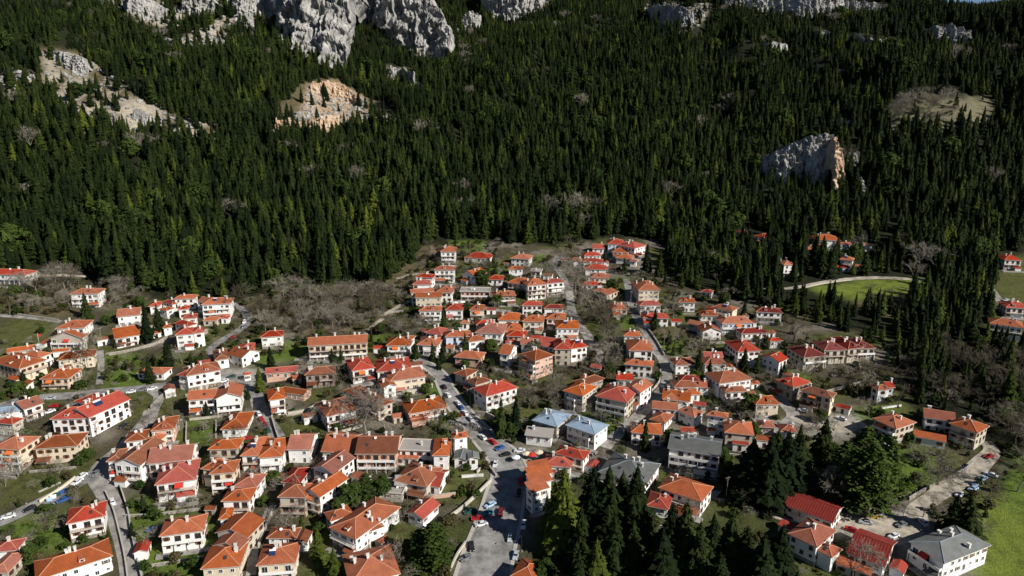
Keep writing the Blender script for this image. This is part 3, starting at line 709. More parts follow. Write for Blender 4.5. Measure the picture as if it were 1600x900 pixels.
TANP = math.tan(math.radians(23))
def roof_geo(kind, W, D, h, tanp):
    """roof solid in wing coordinates: x -W/2..W/2, y 0..D. returns MB, ridge lines, height function"""
    r = MB(); x0, x1 = -W/2, W/2; th = 0.2; hl = h+th
    rid = []
    if kind == 'hip':
        if W >= D:
            k = D/2; rz_ = hl+k*tanp; A, B = (x0+k, k, rz_), (x1-k, k, rz_)
        else:
            k = W/2; rz_ = hl+k*tanp; A, B = (0, k, rz_), (0, D-k, rz_)
        f0, f1, b1, b0 = (x0, 0, hl), (x1, 0, hl), (x1, D, hl), (x0, D, hl)
        sl_ = math.hypot(1, tanp)
        if W >= D:
            r.face([f0, f1, B, A], 0, [(x0, 0), (x1, 0), (x1-k, k*sl_), (x0+k, k*sl_)])
            r.face([b1, b0, A, B], 0, [(-x1, 0), (-x0, 0), (-x0-k, k*sl_), (-x1+k, k*sl_)])
            r.face([f1, b1, B], 0, [(0, 0), (D, 0), (D/2, k*sl_)]); r.face([b0, f0, A], 0, [(0, 0), (D, 0), (D/2, k*sl_)])
        else:
            r.face([f1, b1, B, A], 0, [(0, 0), (D, 0), (D-k, k*sl_), (k, k*sl_)])
            r.face([b0, f0, A, B], 0, [(0, 0), (D, 0), (D-k, k*sl_), (k, k*sl_)])
            r.face([f0, f1, A], 0, [(x0, 0), (x1, 0), (0, k*sl_)]); r.face([b1, b0, B], 0, [(x0, 0), (x1, 0), (0, k*sl_)])
        rid = [(A, B), (f0, A), (b0, A if W >= D else B), (f1, B if W >= D else A), (b1, B)]
        hf = lambda x, y: hl+tanp*max(0, min(x-x0, x1-x, y, D-y))
        g0, g1, c1, c0 = (x0, 0, h), (x1, 0, h), (x1, D, h), (x0, D, h)
        for a, b_, c, d in ((g0, g1, f1, f0), (g1, c1, b1, f1), (c1, c0, b0, b1), (c0, g0, f0, b0)): r.face([a, b_, c, d], 1)
        r.face([g0, c0, c1, g1], 1)
    elif kind in ('gable', 'front', 'mono'):
        # slope profiles as slabs
        if kind == 'gable': n = 'x'; hw = D/2
        elif kind == 'front': n = 'y'; hw = W/2
        else: n = 'm'; hw = D
        sl_ = math.hypot(1, tanp)
        def slab(p0, p1, q1, q0, uvw, uvh):
            up = [tuple(Vector(p)+Vector((0, 0, th))) for p in (p0, p1, q1, q0)]; lo = [p0, p1, q1, q0]
            r.face(up, 0, [(0, 0), (uvw, 0), (uvw, uvh), (0, uvh)]); r.face(lo[::-1], 1)
            for i in range(4):
                j = (i+1) % 4; r.face([lo[i], lo[j], up[j], up[i]], 1)
        rz_ = h+hw*tanp
        if kind == 'gable':
            slab((x0, 0, h), (x1, 0, h), (x1, hw, rz_), (x0, hw, rz_), W, hw*sl_); slab((x1, D, h), (x0, D, h), (x0, hw+0.002, rz_), (x1, hw+0.002, rz_), W, hw*sl_)
            rid = [((x0, hw, rz_+th), (x1, hw, rz_+th))]; hf = lambda x, y: hl+tanp*min(y, D-y)
        elif kind == 'front':
            slab((x1, 0, h), (x1, D, h), (0, D, rz_), (0, 0, rz_), D, hw*sl_); slab((x0, D, h), (x0, 0, h), (-0.002, 0, rz_), (-0.002, D, rz_), D, hw*sl_)
            rid = [((0, 0, rz_+th), (0, D, rz_+th))]; hf = lambda x, y: hl+tanp*min(x-x0, x1-x)
        else:
            slab((x0, 0, h), (x1, 0, h), (x1, D, rz_), (x0, D, rz_), W, D*sl_); hf = lambda x, y: hl+tanp*y
    else:   # flat with parapet
        r.box(x0, x1, 0, D, h-0.05, h+0.12, 0)
        for a in ((x0, x1, 0, 0.2), (x0, x1, D-0.2, D), (x0, x0+0.2, 0.2, D-0.2), (x1-0.2, x1, 0.2, D-0.2)): r.box(*a, h+0.12, h+0.5, 1)
        hf = lambda x, y: h+0.1
    return r, rid, hf
def wall_geo(kind, W, D, h, ov, tanp, base=-3.0):
    w = MB(); x0, x1, y0, y1 = -W/2+ov, W/2-ov, ov, D-ov
    w.box(x0, x1, y0, y1, base, h-(0.0 if kind != 'flat' else 0.06))
    if kind == 'gable':
        for x in (x0, x1-0.25):
            a = [(x, y0, h+0.001), (x, y1, h+0.001), (x, D/2, h+(D/2-0.02)*tanp)]; c = [(q[0]+0.25, q[1], q[2]) for q in a]
            lift = ov*tanp-0.03
            pts = [(y0, h), (y1, h), (y1, h+lift), (D/2, h+D/2*tanp-0.03), (y0, h+lift)]
            A = [(x, p_, q_) for p_, q_ in pts]; B = [(x+0.25, p_, q_) for p_, q_ in pts]
            w.face(A[::-1]); w.face(B)
            for i in range(5):
                j = (i+1) % 5; w.face([A[i], A[j], B[j], B[i]])
    elif kind == 'front':
        for y in (y0, y1-0.25):
            lift = ov*tanp-0.03
            pts = [(x0, h), (x1, h), (x1, h+lift), (0, h+W/2*tanp-0.03), (x0, h+lift)]
            A = [(p_, y, q_) for p_, q_ in pts]; B = [(p_, y+0.25, q_) for p_, q_ in pts]
            w.face(A); w.face(B[::-1])
            for i in range(5):
                j = (i+1) % 5; w.face([A[j], A[i], B[i], B[j]])
    elif kind == 'mono':
        w.box(x0, x1, y1-0.3, y1, h, h+(D-ov)*tanp-0.35)
        for x in (x0, x1-0.25):
            A = [(x, y0, h), (x, y1-0.31, h), (x, y1-0.31, h+(y1-0.31)*tanp-0.03), (x, y0, h+y0*tanp-0.03)]; B = [(a+0.25, b_, c) for a, b_, c in A]
            w.face(A[::-1]); w.face(B)
            for i in range(4):
                j = (i+1) % 4; w.face([A[i], A[j], B[j], B[i]])
    return w
HOUSES = []; FOOT = []; HLOC = []
def footprint(ent):
    """survey of one wing: eave corners in the photograph -> centre, heading, width, depth"""
    (ax, ay), (bx, by), mode, vals, h, kind = ent
    # mean ground level under the middle of the eave
    mid = place((ax+bx)/2, (ay+by)/2, h); ze = mid[2]
    A = place_plane(ax, ay, ze); B = place_plane(bx, by, ze)
    d = B-A; W = float(np.hypot(d[0], d[1])); ang = math.atan2(d[1], d[0])
    ang = max(-1.15, min(1.15, ang)); nv = np.array([-math.sin(ang), math.cos(ang), 0])
    dist = float(mid[1]*cp-(mid[2]-CAMZ)*sp_); ppm = FPX/dist
    if mode == 'c':
        C = place_plane(vals[0], vals[1], ze); D = float(np.dot(C-B, nv))
    elif mode == 'l':
        C = place_plane(vals[0], vals[1], ze); D = float(np.dot(C-A, nv))
    elif mode == 'd': D = vals[0]
    else:
        dy = (ay+by)/2-vals[0]; dep = math.atan2(CAMZ-ze, mid[1])
        dep_ = max(dep, 0.1)
        if kind in ('hip', 'gable'): D = 2*dy/ppm/(math.sin(dep_)+TANP*math.cos(dep_))
        elif kind == 'front': D = (dy/ppm-TANP*W/2*math.cos(dep_))/math.sin(dep_)
        elif kind == 'mono': D = dy/ppm/(math.sin(dep_)+TANP*math.cos(dep_))
        else: D = dy/ppm/math.sin(dep_)
    D = max(4.5 if h > 3.5 else 3.0, min(D, 34 if mode in 'cl' else 14.5)); W = max(W, 3.5)
    F = (A+B)/2; D *= 1.10; W *= 1.03
    return F, ang, W, D, ze
def facade_windows(root, T, L, h, fm, dist, skip_floors=(), r=None, balc=False, stone=False, z0=None):
    """windows along one wall; T maps (along, out) wall coordinates to root space"""
    nfl = max(1, int(round((h-0.4)/2.9))); fh = 2.9
    n = max(1, int((L-0.6)/2.7)); 
    if L < 2.6: return
    for fl in range(nfl):
        zf = h-0.35-(fl+1)*fh+0.25 if nfl > 1 else max(0.3, h-2.75)
        for i in range(n):
            if r.random() < 0.12: continue
            s = (i+0.5)/n*L - L/2 + r.uniform(-0.2, 0.2)
            isb = balc and fl < nfl-1 or (balc and nfl == 1)
            if isb and r.random() < 0.6: key, zz = 'balcony_door', zf
            elif fl == nfl-1 and i == n//2 and r.random() < 0.5: key, zz = 'door', zf
            elif r.random() < 0.15: key, zz = 'small_window', zf+1.25
            else: key, zz = 'window', zf+0.85
            fr, pn, sh = WIN[key, fm]
            w = obj('door' if key == 'door' else 'window', fr, root); w.matrix_local = T @ Matrix.Translation((s, 0, zz))
            obj('pane', pn, w)
            if sh is not None and dist < 430 and r.random() < 0.45 and L/n > 2.4: obj('shutter', sh, w, (0.525+0.12, 0, 0)); obj('shutter', sh, w, (-0.525-0.12-0.525, 0, 0))
def railing(L, dep, fm_solid):
    b = MB()
    b.box(-L/2, L/2, -dep, 0, -0.16, 0, 0)
    if fm_solid: 
        b.box(-L/2, L/2, -dep, -dep+0.12, 0, 0.95, 1); b.box(-L/2, -L/2+0.12, -dep+0.12, 0, 0, 0.95, 1); b.box(L/2-0.12, L/2, -dep+0.12, 0, 0, 0.95, 1)
    else:
        b.box(-L/2, L/2, -dep, -dep+0.08, 0.92, 1.0, 1); n = max(3, int(L/0.45))
        for k in range(n+1):
            x = -L/2+0.04+(L-0.08)*k/n; b.box(x-0.03, x+0.03, -dep+0.01, -dep+0.07, 0, 0.92, 1)
        for x in (-L/2, L/2-0.08):
            b.box(x, x+0.08, -dep+0.08, 0, 0.92, 1.0, 1); b.box(x, x+0.06, -dep/2, -dep/2+0.06, 0, 0.92, 1)
    return b
POSTM = {}
def post_mesh(k):
    if k not in POSTM:
        pb = MB(); pb.box(-0.1, 0.1, -0.1, 0.1, -3.0, -0.163); POSTM[k] = pb.mesh('post', [M[k]])
    return POSTM[k]
def house(label, cat, wings, opts=''):
    """wings: list of (entity, roofmat, wallmat)"""
    r = random.Random(len(HOUSES)*13+5)
    root = None; name = {'hotel': 'hotel', 'shed': 'shed', 'chapel': 'chapel', 'hall': 'hall'}.get(cat, 'house')
    for wi, (ent, rc, wc) in enumerate(wings):
        h, kind = ent[4], ent[5]
        F, ang, W, D, ze = footprint(ent)
        z0 = ze-h
        if root is None:
            root = empty(name, (F[0], F[1], z0), ang); R0 = (Matrix.Translation((F[0], F[1], z0)) @ Matrix.Rotation(ang, 4, 'Z')).inverted()
            tag(root, label, cat)
            HOUSES.append((root, F, W, D, h, ang))
        FOOT.append((F[0]-math.sin(ang)*D/2, F[1]+math.cos(ang)*D/2, ang, W/2, D/2))
        dist = float(F[1])
        Wt = R0 @ Matrix.Translation((F[0], F[1], z0+0.013*wi)) @ Matrix.Rotation(ang, 4, 'Z')
        ov = 0.65 if h > 3.6 else 0.35
        tanp = TANP*(0.62 if rc in 'u' else (0.8 if rc in 'Rg' else 1))*(1 if kind != 'mono' else 0.6)*(0.92+0.16*r.random())
        # roof
        rg, rid, hf = roof_geo(kind, W, D, h, tanp)
        fasc = M['fascia'] if wc != 's' else M['wood']
        rm = M[rc]; 
        if rc == 'R' or rc == 'u':      # standing seams
            seams = 0.9 if rc == 'R' else 1.4
            if kind in ('gable', 'mono'):
                k = -W/2+0.3; hw = D/2 if kind == 'gable' else D
                while k < W/2:
                    pts = [(0.05, hf(0, 0.05)), (hw-0.05, hf(0, hw-0.05))]
                    rg.bar((k, pts[0][0], pts[0][1]+0.02), (k, pts[1][0], pts[1][1]+0.02), 0.10, 0, 3); k += seams
            else:
                k = -W/2+0.5
                while k < W/2-0.3:
                    e = min(k+W/2, W/2-k, D/2)
                    if e > 0.4: rg.bar((k, 0.05, hf(k, 0.05)+0.02), (k, e, hf(k, e)+0.02), 0.08, 0, 3)
                    k += seams
        ro = obj('roof', rg.mesh('roof', [rm, fasc]), root); ro.matrix_local = Wt
        if rid:
            rb = MB()
            for a, c in rid: rb.bar((a[0], a[1], a[2]-0.01), (c[0], c[1], c[2]-0.01), 0.14, 0, 5)
            obj('ridge_cap', rb.mesh('ridge_cap', [M['ridge'] if rc in 'orpbd' else (M['R'] if rc == 'R' else M['ridge_g'])]), ro)
        nch = 0 if (h < 3.6 or 'n' in opts) else (1 + (W*D > 110) + (W*D > 220)*2)
        if kind == 'flat': nch = min(nch, 1)
        for k in range(nch):
            cx_ = r.uniform(-0.36, 0.36)*W; cy_ = D*r.uniform(0.38, 0.68)
            c = obj('chimney', CHIM, ro); c.location = (cx_, cy_, hf(cx_, cy_)+0.1); c.scale = (r.uniform(0.8, 1.3), r.uniform(0.8, 1.3), r.uniform(0.75, 1.05))
        if h > 4 and kind in ('hip', 'gable') and r.random() < 0.35 and dist < 480:
            cx_ = r.uniform(-0.25, 0.25)*W; cy_ = D*0.25
            c = obj('skylight', SKY_, ro); c.location = (cx_, cy_, hf(cx_, cy_)+0.02); c.rotation_euler = (math.atan(tanp), 0, 0)
        if h > 4 and r.random() < 0.22 and dist < 480:
            c = obj('satellite_dish', DISH, ro); cx_ = r.uniform(-0.2, 0.2)*W; c.location = (cx_, D*0.4, hf(cx_, D*0.4)); c.rotation_euler = (0, 0, 0.5)
        if ('H' in opts and wi == 0) or (h > 5 and kind in ('hip', 'gable') and r.random() < 0.10):
            cx_ = r.uniform(-0.2, 0.2)*W; c = obj('solar_water_heater', HEAT, ro); c.location = (cx_, D*0.3, hf(cx_, D*0.3)-0.1)
            if 'H' in opts and cat == 'hotel': c.scale = (1.7, 1.5, 1.3)
        # walls
        wo_ = obj('wall', wall_geo(kind, W, D, h, ov, tanp).mesh('wall', [M[wc]]), root); wo_.matrix_local = Wt
        if wc in 'wcykl' and h > 5 and r.random() < 0.3:   # stone plinth on the ground storey
            pb = MB(); pb.box(-W/2+ov-0.06, W/2-ov+0.06, ov-0.06, D-ov+0.06, -3, 1.1+0.8*r.random()); po = obj('stone_plinth', pb.mesh('stone_plinth', [M['s']]), root); po.matrix_local = Wt
        if h > 4.8 and 'n' not in opts and kind != 'flat' and wi == 0 and r.random() < 0.5 and W > 7:   # lean-to or porch against the front
            lw = W*r.uniform(0.3, 0.5); lx = r.choice((-1, 1))*(W/2-ov-lw/2-0.1); ld = r.uniform(2.0, 3.2); lh = r.uniform(2.1, 2.7)
            q = MB(); th_ = 0.12; v0 = [(lx-lw/2, ov-ld, lh), (lx+lw/2, ov-ld, lh), (lx+lw/2, ov-0.03, lh+ld*0.32), (lx-lw/2, ov-0.03, lh+ld*0.32)]; v1 = [(a, b_, c+th_) for a, b_, c in v0]
            q.face(v1, 0, [(0, 0), (lw, 0), (lw, ld), (0, ld)]); q.face(v0[::-1], 1)
            for i in range(4): q.face([v0[i], v0[(i+1) % 4], v1[(i+1) % 4], v1[i]], 1)
            o_ = obj('porch_roof', q.mesh('porch_roof', [rm, fasc]), root); o_.matrix_local = Wt
            if r.random() < 0.5:
                q = MB(); q.box(lx-lw/2+0.3, lx+lw/2-0.3, ov-ld+0.35, ov-0.01, -3, lh-0.02); o_ = obj('porch_wall', q.mesh('porch_wall', [M[wc]]), root); o_.matrix_local = Wt
            else:
                for sx_ in (-1, 1):
                    o_ = obj('post', post_mesh('wood'), root); o_.matrix_local = Wt @ Matrix.Translation((lx+sx_*(lw/2-0.25), ov-ld+0.25, lh+0.15))
        if h > 5 and kind == 'hip' and W > 9 and D > 8 and r.random() < 0.3 and dist < 450 and rc not in 'ug':   # dormer
            q = MB(); dx_ = r.uniform(-0.15, 0.15)*W; y0_ = 1.3; zb = hf(dx_, y0_)
            q.box(dx_-0.75, dx_+0.75, y0_, y0_+1.9, zb-0.3, zb+0.85, 1); q.face([(dx_-1.0, y0_-0.3, zb+0.75), (dx_+1.0, y0_-0.3, zb+0.75), (dx_+1.0, y0_+2.6, zb+1.35), (dx_-1.0, y0_+2.6, zb+1.35)], 0)
            q.box(dx_-0.45, dx_+0.45, y0_-0.03, y0_-0.001, zb+0.1, zb+0.7, 2)
            o_ = obj('dormer', q.mesh('dormer', [rm, M[wc], M['glass']]), ro)
        if h > 4.5 and wi == 0 and r.random() < 0.45:
            q = MB(); e0 = -W/2+ov-r.uniform(0, 2.5); e1 = W/2-ov+r.uniform(0, 2.5); q.box(e0, e1, ov-r.uniform(2.2, 4.2), ov-0.02, -2.5, 0.12+0.25*r.random()); o_ = obj('terrace', q.mesh('terrace', [M['concrete']]), root); o_.matrix_local = Wt
        fm = 'frame_w' if r.random() < 0.55 else 'frame_b'
        if 'b' in opts: fm = 'frame_b'
        near = dist < 640
        balcony = ('B' in opts) or (h > 5 and r.random() < 0.38 and 'n' not in opts)
        Lf = W-2*ov; Ls = D-2*ov
        if 'x' not in opts or wi > 0:
            facade_windows(root, Wt @ Matrix.Translation((0, ov, 0)), Lf, h, fm, dist, r=r, balc=balcony)
        facade_windows(root, Wt @ Matrix.Translation((W/2-ov, D/2, 0)) @ Matrix.Rotation(math.pi/2, 4, 'Z'), Ls, h, fm, dist, r=r)
        facade_windows(root, Wt @ Matrix.Translation((-W/2+ov, D/2, 0)) @ Matrix.Rotation(-math.pi/2, 4, 'Z'), Ls, h, fm, dist, r=r)
        if balcony and Lf > 3.5:
            nfl = max(1, int(round((h-0.4)/2.9)))
            side = 'S' in opts; LL = Ls if side else Lf
            BT = (Wt @ Matrix.Translation((W/2-ov, D/2, 0)) @ Matrix.Rotation(math.pi/2, 4, 'Z')) if side else Wt @ Matrix.Translation((0, ov, 0))
            full = r.random() < 0.5 or 'B' in opts
            bl = LL*(0.98 if full else r.uniform(0.4, 0.6)); off = 0 if full else r.uniform(-0.5, 0.5)*(LL-bl)
            for fl in range(max(1, nfl-1)):
                zf = h-0.35-(fl+1)*2.9+0.2
                if zf < 1.0: continue
                solid = 'W' in opts or r.random() < 0.3
                bo = obj('balcony', railing(bl, 1.35, solid).mesh('balcony', [M['fascia'], M['wood'] if not solid and fm == 'frame_b' else M['w']]), root)
                bo.matrix_local = BT @ Matrix.Translation((off, 0, zf))
                n = max(2, int(bl/3.5)+1)
                pm = post_mesh('w' if solid else 'wood')
                for k in range(n):
                    x = -bl/2+0.1+(bl-0.2)*k/(n-1)
                    obj('post', pm, bo, (x, -1.2, 0))
                if 'A' in opts or r.random() < 0.12:
                    ab = MB(); am = M['awn_o'] if r.random() < 0.6 else M['awn_r']
                    x0_ = r.uniform(-0.4, 0.1)*bl; x1_ = x0_+min(3.0, bl*0.45)
                    ab.face([(x0_, -1.8, 1.7), (x1_, -1.8, 1.7), (x1_, -0.05, 2.5), (x0_, -0.05, 2.5)]); ab.face([(x0_, -1.8, 1.4), (x1_, -1.8, 1.4), (x1_, -1.8, 1.7), (x0_, -1.8, 1.7)])
                    obj('awning', ab.mesh('awning', [am]), bo)
    return root

REG = {'A': (0, 400, 4.5), 'B': (250, 400, 4.5), 'C': (0, 580, 4.5), 'D': (250, 580, 4.5), 'F': (0, 720, 5), 'G': (250, 720, 5), 'M': (600, 360, 4.5),
       'N': (850, 360, 4.5), 'E': (500, 500, 4.5), 'J': (750, 500, 4.5), 'H': (500, 670, 3.913), 'I': (750, 670, 3.913), 'L': (1000, 460, 4.5),
       'T': (1100, 350, 6), 'S': (1350, 350, 4.5), 'O': (1150, 500, 4.5), 'P': (1350, 580, 5), 'K': (1000, 620, 4.5), 'Q': (1200, 720, 5), 'R': (1380, 720, 5), 'Z': (0, 0, 1)}
def rp(reg, x, y):
    a = REG[reg]; return a[0]+x/a[2], a[1]+y/a[2]
KINDS = {'h': 'hip', 'g': 'gable', 'v': 'front', 'm': 'mono', 'f': 'flat'}
def parse_wing(s):
    # "A 390,510,590,490 t455 6 h o w"
    q = s.split(); reg = q[0]; n = [float(v) for v in q[1].split(',')]
    a = rp(reg, n[0], n[1]); b_ = rp(reg, n[2], n[3]); mode = q[2][0]; v = [float(k) for k in q[2][1:].split(',')]
    if mode == 't': vals = (rp(reg, 0, v[0])[1],)
    elif mode == 'd': vals = (v[0],)
    else: vals = rp(reg, v[0], v[1])
    return ((a, b_, mode, vals, float(q[3]), KINDS[q[4]]), q[5], q[6])
RD = {'o': 'orange', 'r': 'red', 'p': 'pinkish terracotta', 'b': 'brown-orange', 'd': 'dark red', 'g': 'grey', 'u': 'blue-grey', 'R': 'red metal', 'f': 'grey'}
WD = {'w': 'white', 'c': 'cream', 'y': 'beige', 'k': 'pink', 'l': 'pale blue', 's': 'stone'}
KD = {'hip': 'hipped', 'gable': 'ridged', 'front': 'gabled', 'mono': 'sloping', 'flat': 'flat'}
for ln in HOUSE_TABLE.strip().splitlines():
    f = [v.strip() for v in ln.split('|')]
    if len(f) < 3: continue
    wings = [parse_wing(w) for w in f[0].split('+')]
    opts, loc = f[1], f[2]; cat = f[3] if len(f) > 3 else 'house'
    e, rc, wc = wings[0]
    if rc == 'f' or e[5] == 'flat': pre = f"{WD[wc]} {'flat-topped' } {cat}"
    else: pre = f"{WD[wc]} {cat} with {RD[rc]} {KD[e[5]]} roof"
    house(' '.join((pre+' '+loc).replace(' with ', ', ', 0).split()), cat, wings, opts); HLOC.append(loc)
for h_ in HOUSES:
    w_ = h_[0]['label'].split()
    if len(w_) > 16: print('LONG', h_[0]['label'])
# ------------------------------------------------------------------ trees
def fir_crown(seed, whorls=17, arms=9, spread=0.19, dens=1.0, name='crown', mat='fir', droop=0.45, ragged=0.3, core=9):
    """unit height fir crown: drooping jagged boughs in whorls"""
    r = random.Random(seed); mb = MB()
    z = 0.06
    for w in range(whorls):
        f = w/(whorls-1); z = 0.07+0.90*f**0.95
        R = spread*((1-f)**(0.62+0.05*(seed % 5))*(0.92+0.22*math.sin(w*2.1+seed))+0.02)
        if f < 0.1: R *= 0.75+f*2.5
        n = max(4, int(arms*(0.45+0.75*(1-f)))); a0 = r.uniform(0, 6.28)
        for k in range(n):
            if r.random() > dens: continue
            a = a0+k*math.tau/n+r.uniform(-0.28, 0.28); L = R*r.uniform(1-ragged, 1+ragged*0.6)
            zz = z+r.uniform(-0.022, 0.022); dr = droop*L*r.uniform(0.5, 1.3); ca, sa = math.cos(a), math.sin(a); wd = L*r.uniform(0.30, 0.46)
            def P(d, s, h): return (ca*d-sa*s, sa*d+ca*s, zz+h)
            up = 0.035*(1-f)+0.01
            root_ = P(0.0, 0, up); m1 = P(L*0.5, 0, up*0.6-dr*0.25); tip = P(L, r.uniform(-.2, .2)*wd, -dr)
            l1 = P(L*0.38, wd*0.8, -dr*0.45); l2 = P(L*0.72, wd*0.75, -dr*0.85); r1 = P(L*0.38, -wd*0.8, -dr*0.45); r2 = P(L*0.72, -wd*0.75, -dr*0.85)
            mb.face([root_, r1, m1]); mb.face([root_, m1, l1]); mb.face([m1, r2, tip]); mb.face([m1, tip, l2])
            # hanging sprays
            for q in (0.45, 0.8):
                s = r.uniform(-0.5, 0.5)*wd
                c0 = P(L*q, s, -dr*q*0.5); c1 = P(L*(q+0.14), s+wd*0.35, -dr*q-0.02-0.02*(1-f)); c2 = P(L*(q-0.12), s-wd*0.35, -dr*q-0.02)
                mb.face([c0, c1, c2])
    if core:      # dense inner foliage: ragged skirts stacked up the stem
        for w in range(core):
            f = w/core; z0_ = 0.05+0.9*f; z1_ = min(0.97, z0_+0.9/core*2.0); R = spread*0.74*((1-f)**0.9+0.04)*(0.8+0.4*r.random())*(0.75 if w == 0 else 1); n = 8; a0 = r.random()
            ring = [((R*r.uniform(0.72, 1.2))*math.cos(a0+q*math.tau/n), (R*r.uniform(0.72, 1.2))*math.sin(a0+q*math.tau/n), z0_+r.uniform(-.02, .02)) for q in range(n)]
            for q in range(n): mb.face([ring[q], ring[(q+1) % n], (0, 0, z1_)])
    for k in range(4):   # leader
        a = k*math.tau/4; mb.face([(0, 0, 1.0), (0.010*math.cos(a), 0.010*math.sin(a), 0.90), (0.010*math.cos(a+1.57), 0.010*math.sin(a+1.57), 0.90)])
    return mb.mesh(name, [M[mat]])
def trunk_mesh(h=1.0, r=0.014, lean=0.0):
    mb = MB(); mb.bar((0, 0, -0.06), (lean, 0, h*0.5), r, 0, 6, r*0.65); mb.bar((lean, 0, h*0.5), (lean*0.5, 0, h*0.93), r*0.65, 0, 5, r*0.15)
    return mb.mesh('trunk', [M['bark']])
def leafy_crown(seed, n=900, shape='round', mat='leaf', size=0.055):
    """unit height broad evergreen: leaf clumps through several overlapping lobes"""
    r = random.Random(seed); mb = MB(); lobes = []
    nl = 11
    for k in range(nl):
        f = (k+0.5)/nl; zc = 0.22+0.66*f; rr = 0.30*math.sin(math.pi*(0.18+0.74*f))**0.8
        a = k*2.4+r.random(); d = rr*0.62
        lobes.append((d*math.cos(a), d*math.sin(a), zc, rr*r.uniform(0.5, 0.75)))
    for i in range(n):
        cx, cy, cz, R = lobes[r.randrange(nl)]
        v = Vector((r.gauss(0, 1), r.gauss(0, 1), r.gauss(0, 1))).normalized()
        p = Vector((cx, cy, cz))+v*R*r.uniform(0.65, 1.05); p.z = max(0.06, p.z)
        s = size*r.uniform(0.6, 1.3)
        nrm = (v+Vector((r.uniform(-.7, .7), r.uniform(-.7, .7), r.uniform(-.3, .9)))).normalized(); u = nrm.orthogonal().normalized(); w = nrm.cross(u)
        t = r.uniform(0, 6.28); A = u*math.cos(t)+w*math.sin(t); B = nrm.cross(A)
        mb.face([p-A*s, p+B*s*0.55-nrm*s*0.2, p+A*s, p-B*s*0.55-nrm*s*0.2])
    return mb.mesh('crown', [M[mat]])
def bare_crown(seed, depth=5, mat='twig', spread=0.55, up=0.5, twigs=3, thick=0.016, kids=(3, 4)):
    """leafless tree: limbs dividing down to twigs, unit height"""
    r = random.Random(seed); mb = MB(); tr = MB()
    def grow(p, d, L, rad, lev):
        segs = 2 if lev < 2 else 1; q = p
        for s in range(segs):
            d = (d+Vector((r.uniform(-.16, .16), r.uniform(-.16, .16), r.uniform(-.05, .14)))).normalized(); e = q+d*L/segs
            (tr if lev == 0 else mb).bar(q, e, max(rad, 0.0019), 0, 5 if lev == 0 else 3, max(rad*0.75, 0.0016)); rad *= 0.78; q = e
            if 0 < lev < depth and r.random() < 0.7:
                side(q, d, L*0.55, rad*0.6, lev+1)
        if lev >= depth: return
        for k in range(r.choice(kids)): side(q, d, L*r.uniform(0.62, 0.86), rad*0.75, lev+1)
    def side(p, d, L, rad, lev):
        a = r.uniform(0, 6.28); u = d.orthogonal().normalized(); w = d.cross(u)
        nd = (d*(1-spread*r.uniform(0.4, 1.0))+(u*math.cos(a)+w*math.sin(a))*spread+Vector((0, 0, up*0.22))).normalized()
        grow(p, nd, L, rad, lev)
    grow(Vector((0, 0, -0.04)), Vector((0, 0, 1)), 0.32, thick, 0)
    zs = max(v[2] for v in mb.v); k = 1/zs
    for q in (mb, tr): q.v = [(a*k, b_*k, c*k) for a, b_, c in q.v]
    return mb.mesh('branches', [M[mat]]), tr.mesh('trunk', [M[mat]])
FIRS = [fir_crown(s, 18, 9, sp, 0.93, droop=dr) for s, sp, dr in ((1, 0.185, 0.7), (2, 0.165, 0.9), (3, 0.205, 0.8), (4, 0.15, 0.95), (5, 0.175, 0.6), (8, 0.19, 0.85))]
FIRS_B = [fir_crown(s, 18, 9, 0.19, 0.93, mat='fir_bright') for s in (6, 7)]
BIGFIR = [fir_crown(21, 34, 14, 0.20, 0.93, droop=0.55, ragged=0.4), fir_crown(22, 32, 14, 0.17, 0.9, droop=0.6, ragged=0.45), fir_crown(24, 30, 13, 0.23, 0.92, droop=0.5, ragged=0.4)]
BIGFIR_B = [fir_crown(23, 30, 13, 0.2, 0.9, mat='fir_bright', droop=0.45, ragged=0.4)]
TRUNK = trunk_mesh()
ROUND = [leafy_crown(31, 1100), leafy_crown(32, 1100, size=0.06)]
def pine_crown(seed, whorls=26, arms=13, spread=0.27):
    """broad pine or cedar crown: rising layered boughs with tufts, gaps between them"""
    r = random.Random(seed); mb = MB()
    for w in range(whorls):
        f = w/(whorls-1); z = 0.14+0.83*f; R = spread*math.sin(math.pi*(0.30+0.68*f))**0.75*r.uniform(0.78, 1.1)
        for k in range(max(5, int(arms*(0.5+0.6*(1-f))))):
            if r.random() < 0.16: continue
            a = r.uniform(0, math.tau); L = R*r.uniform(0.6, 1.15); zz = z+r.uniform(-0.02, 0.02); rise = L*r.uniform(-0.15, 0.35)
            ca, sa = math.cos(a), math.sin(a)
            for q in range(9):
                g = r.uniform(0.35, 1.0); s = r.uniform(-0.22, 0.22)*L; px_, py_ = ca*L*g-sa*s, sa*L*g+ca*s; pz = zz+rise*g+r.uniform(-.008, .012)
                sz = 0.021*r.uniform(0.7, 1.5); t = r.uniform(0, 6.28); tz = r.uniform(-.5, .9)*sz
                mb.face([(px_-sz*math.cos(t), py_-sz*math.sin(t), pz), (px_+sz*.6*math.sin(t), py_-sz*.6*math.cos(t), pz+tz), (px_+sz*math.cos(t), py_+sz*math.sin(t), pz+sz*.4), (px_-sz*.6*math.sin(t), py_+sz*.6*math.cos(t), pz-sz*.3)])
    return mb.mesh('crown', [M['leaf']])
BIGROUND = [pine_crown(33, 28, 13, 0.24), pine_crown(34, 26, 12, 0.21)]
RTRUNK = trunk_mesh(0.7, 0.03)
BARE = [bare_crown(s, 4, mt, sp_) for s, mt, sp_ in ((41, 'twig', 0.55), (42, 'twig_b', 0.5), (43, 'twig', 0.65), (44, 'twig_b', 0.6))]
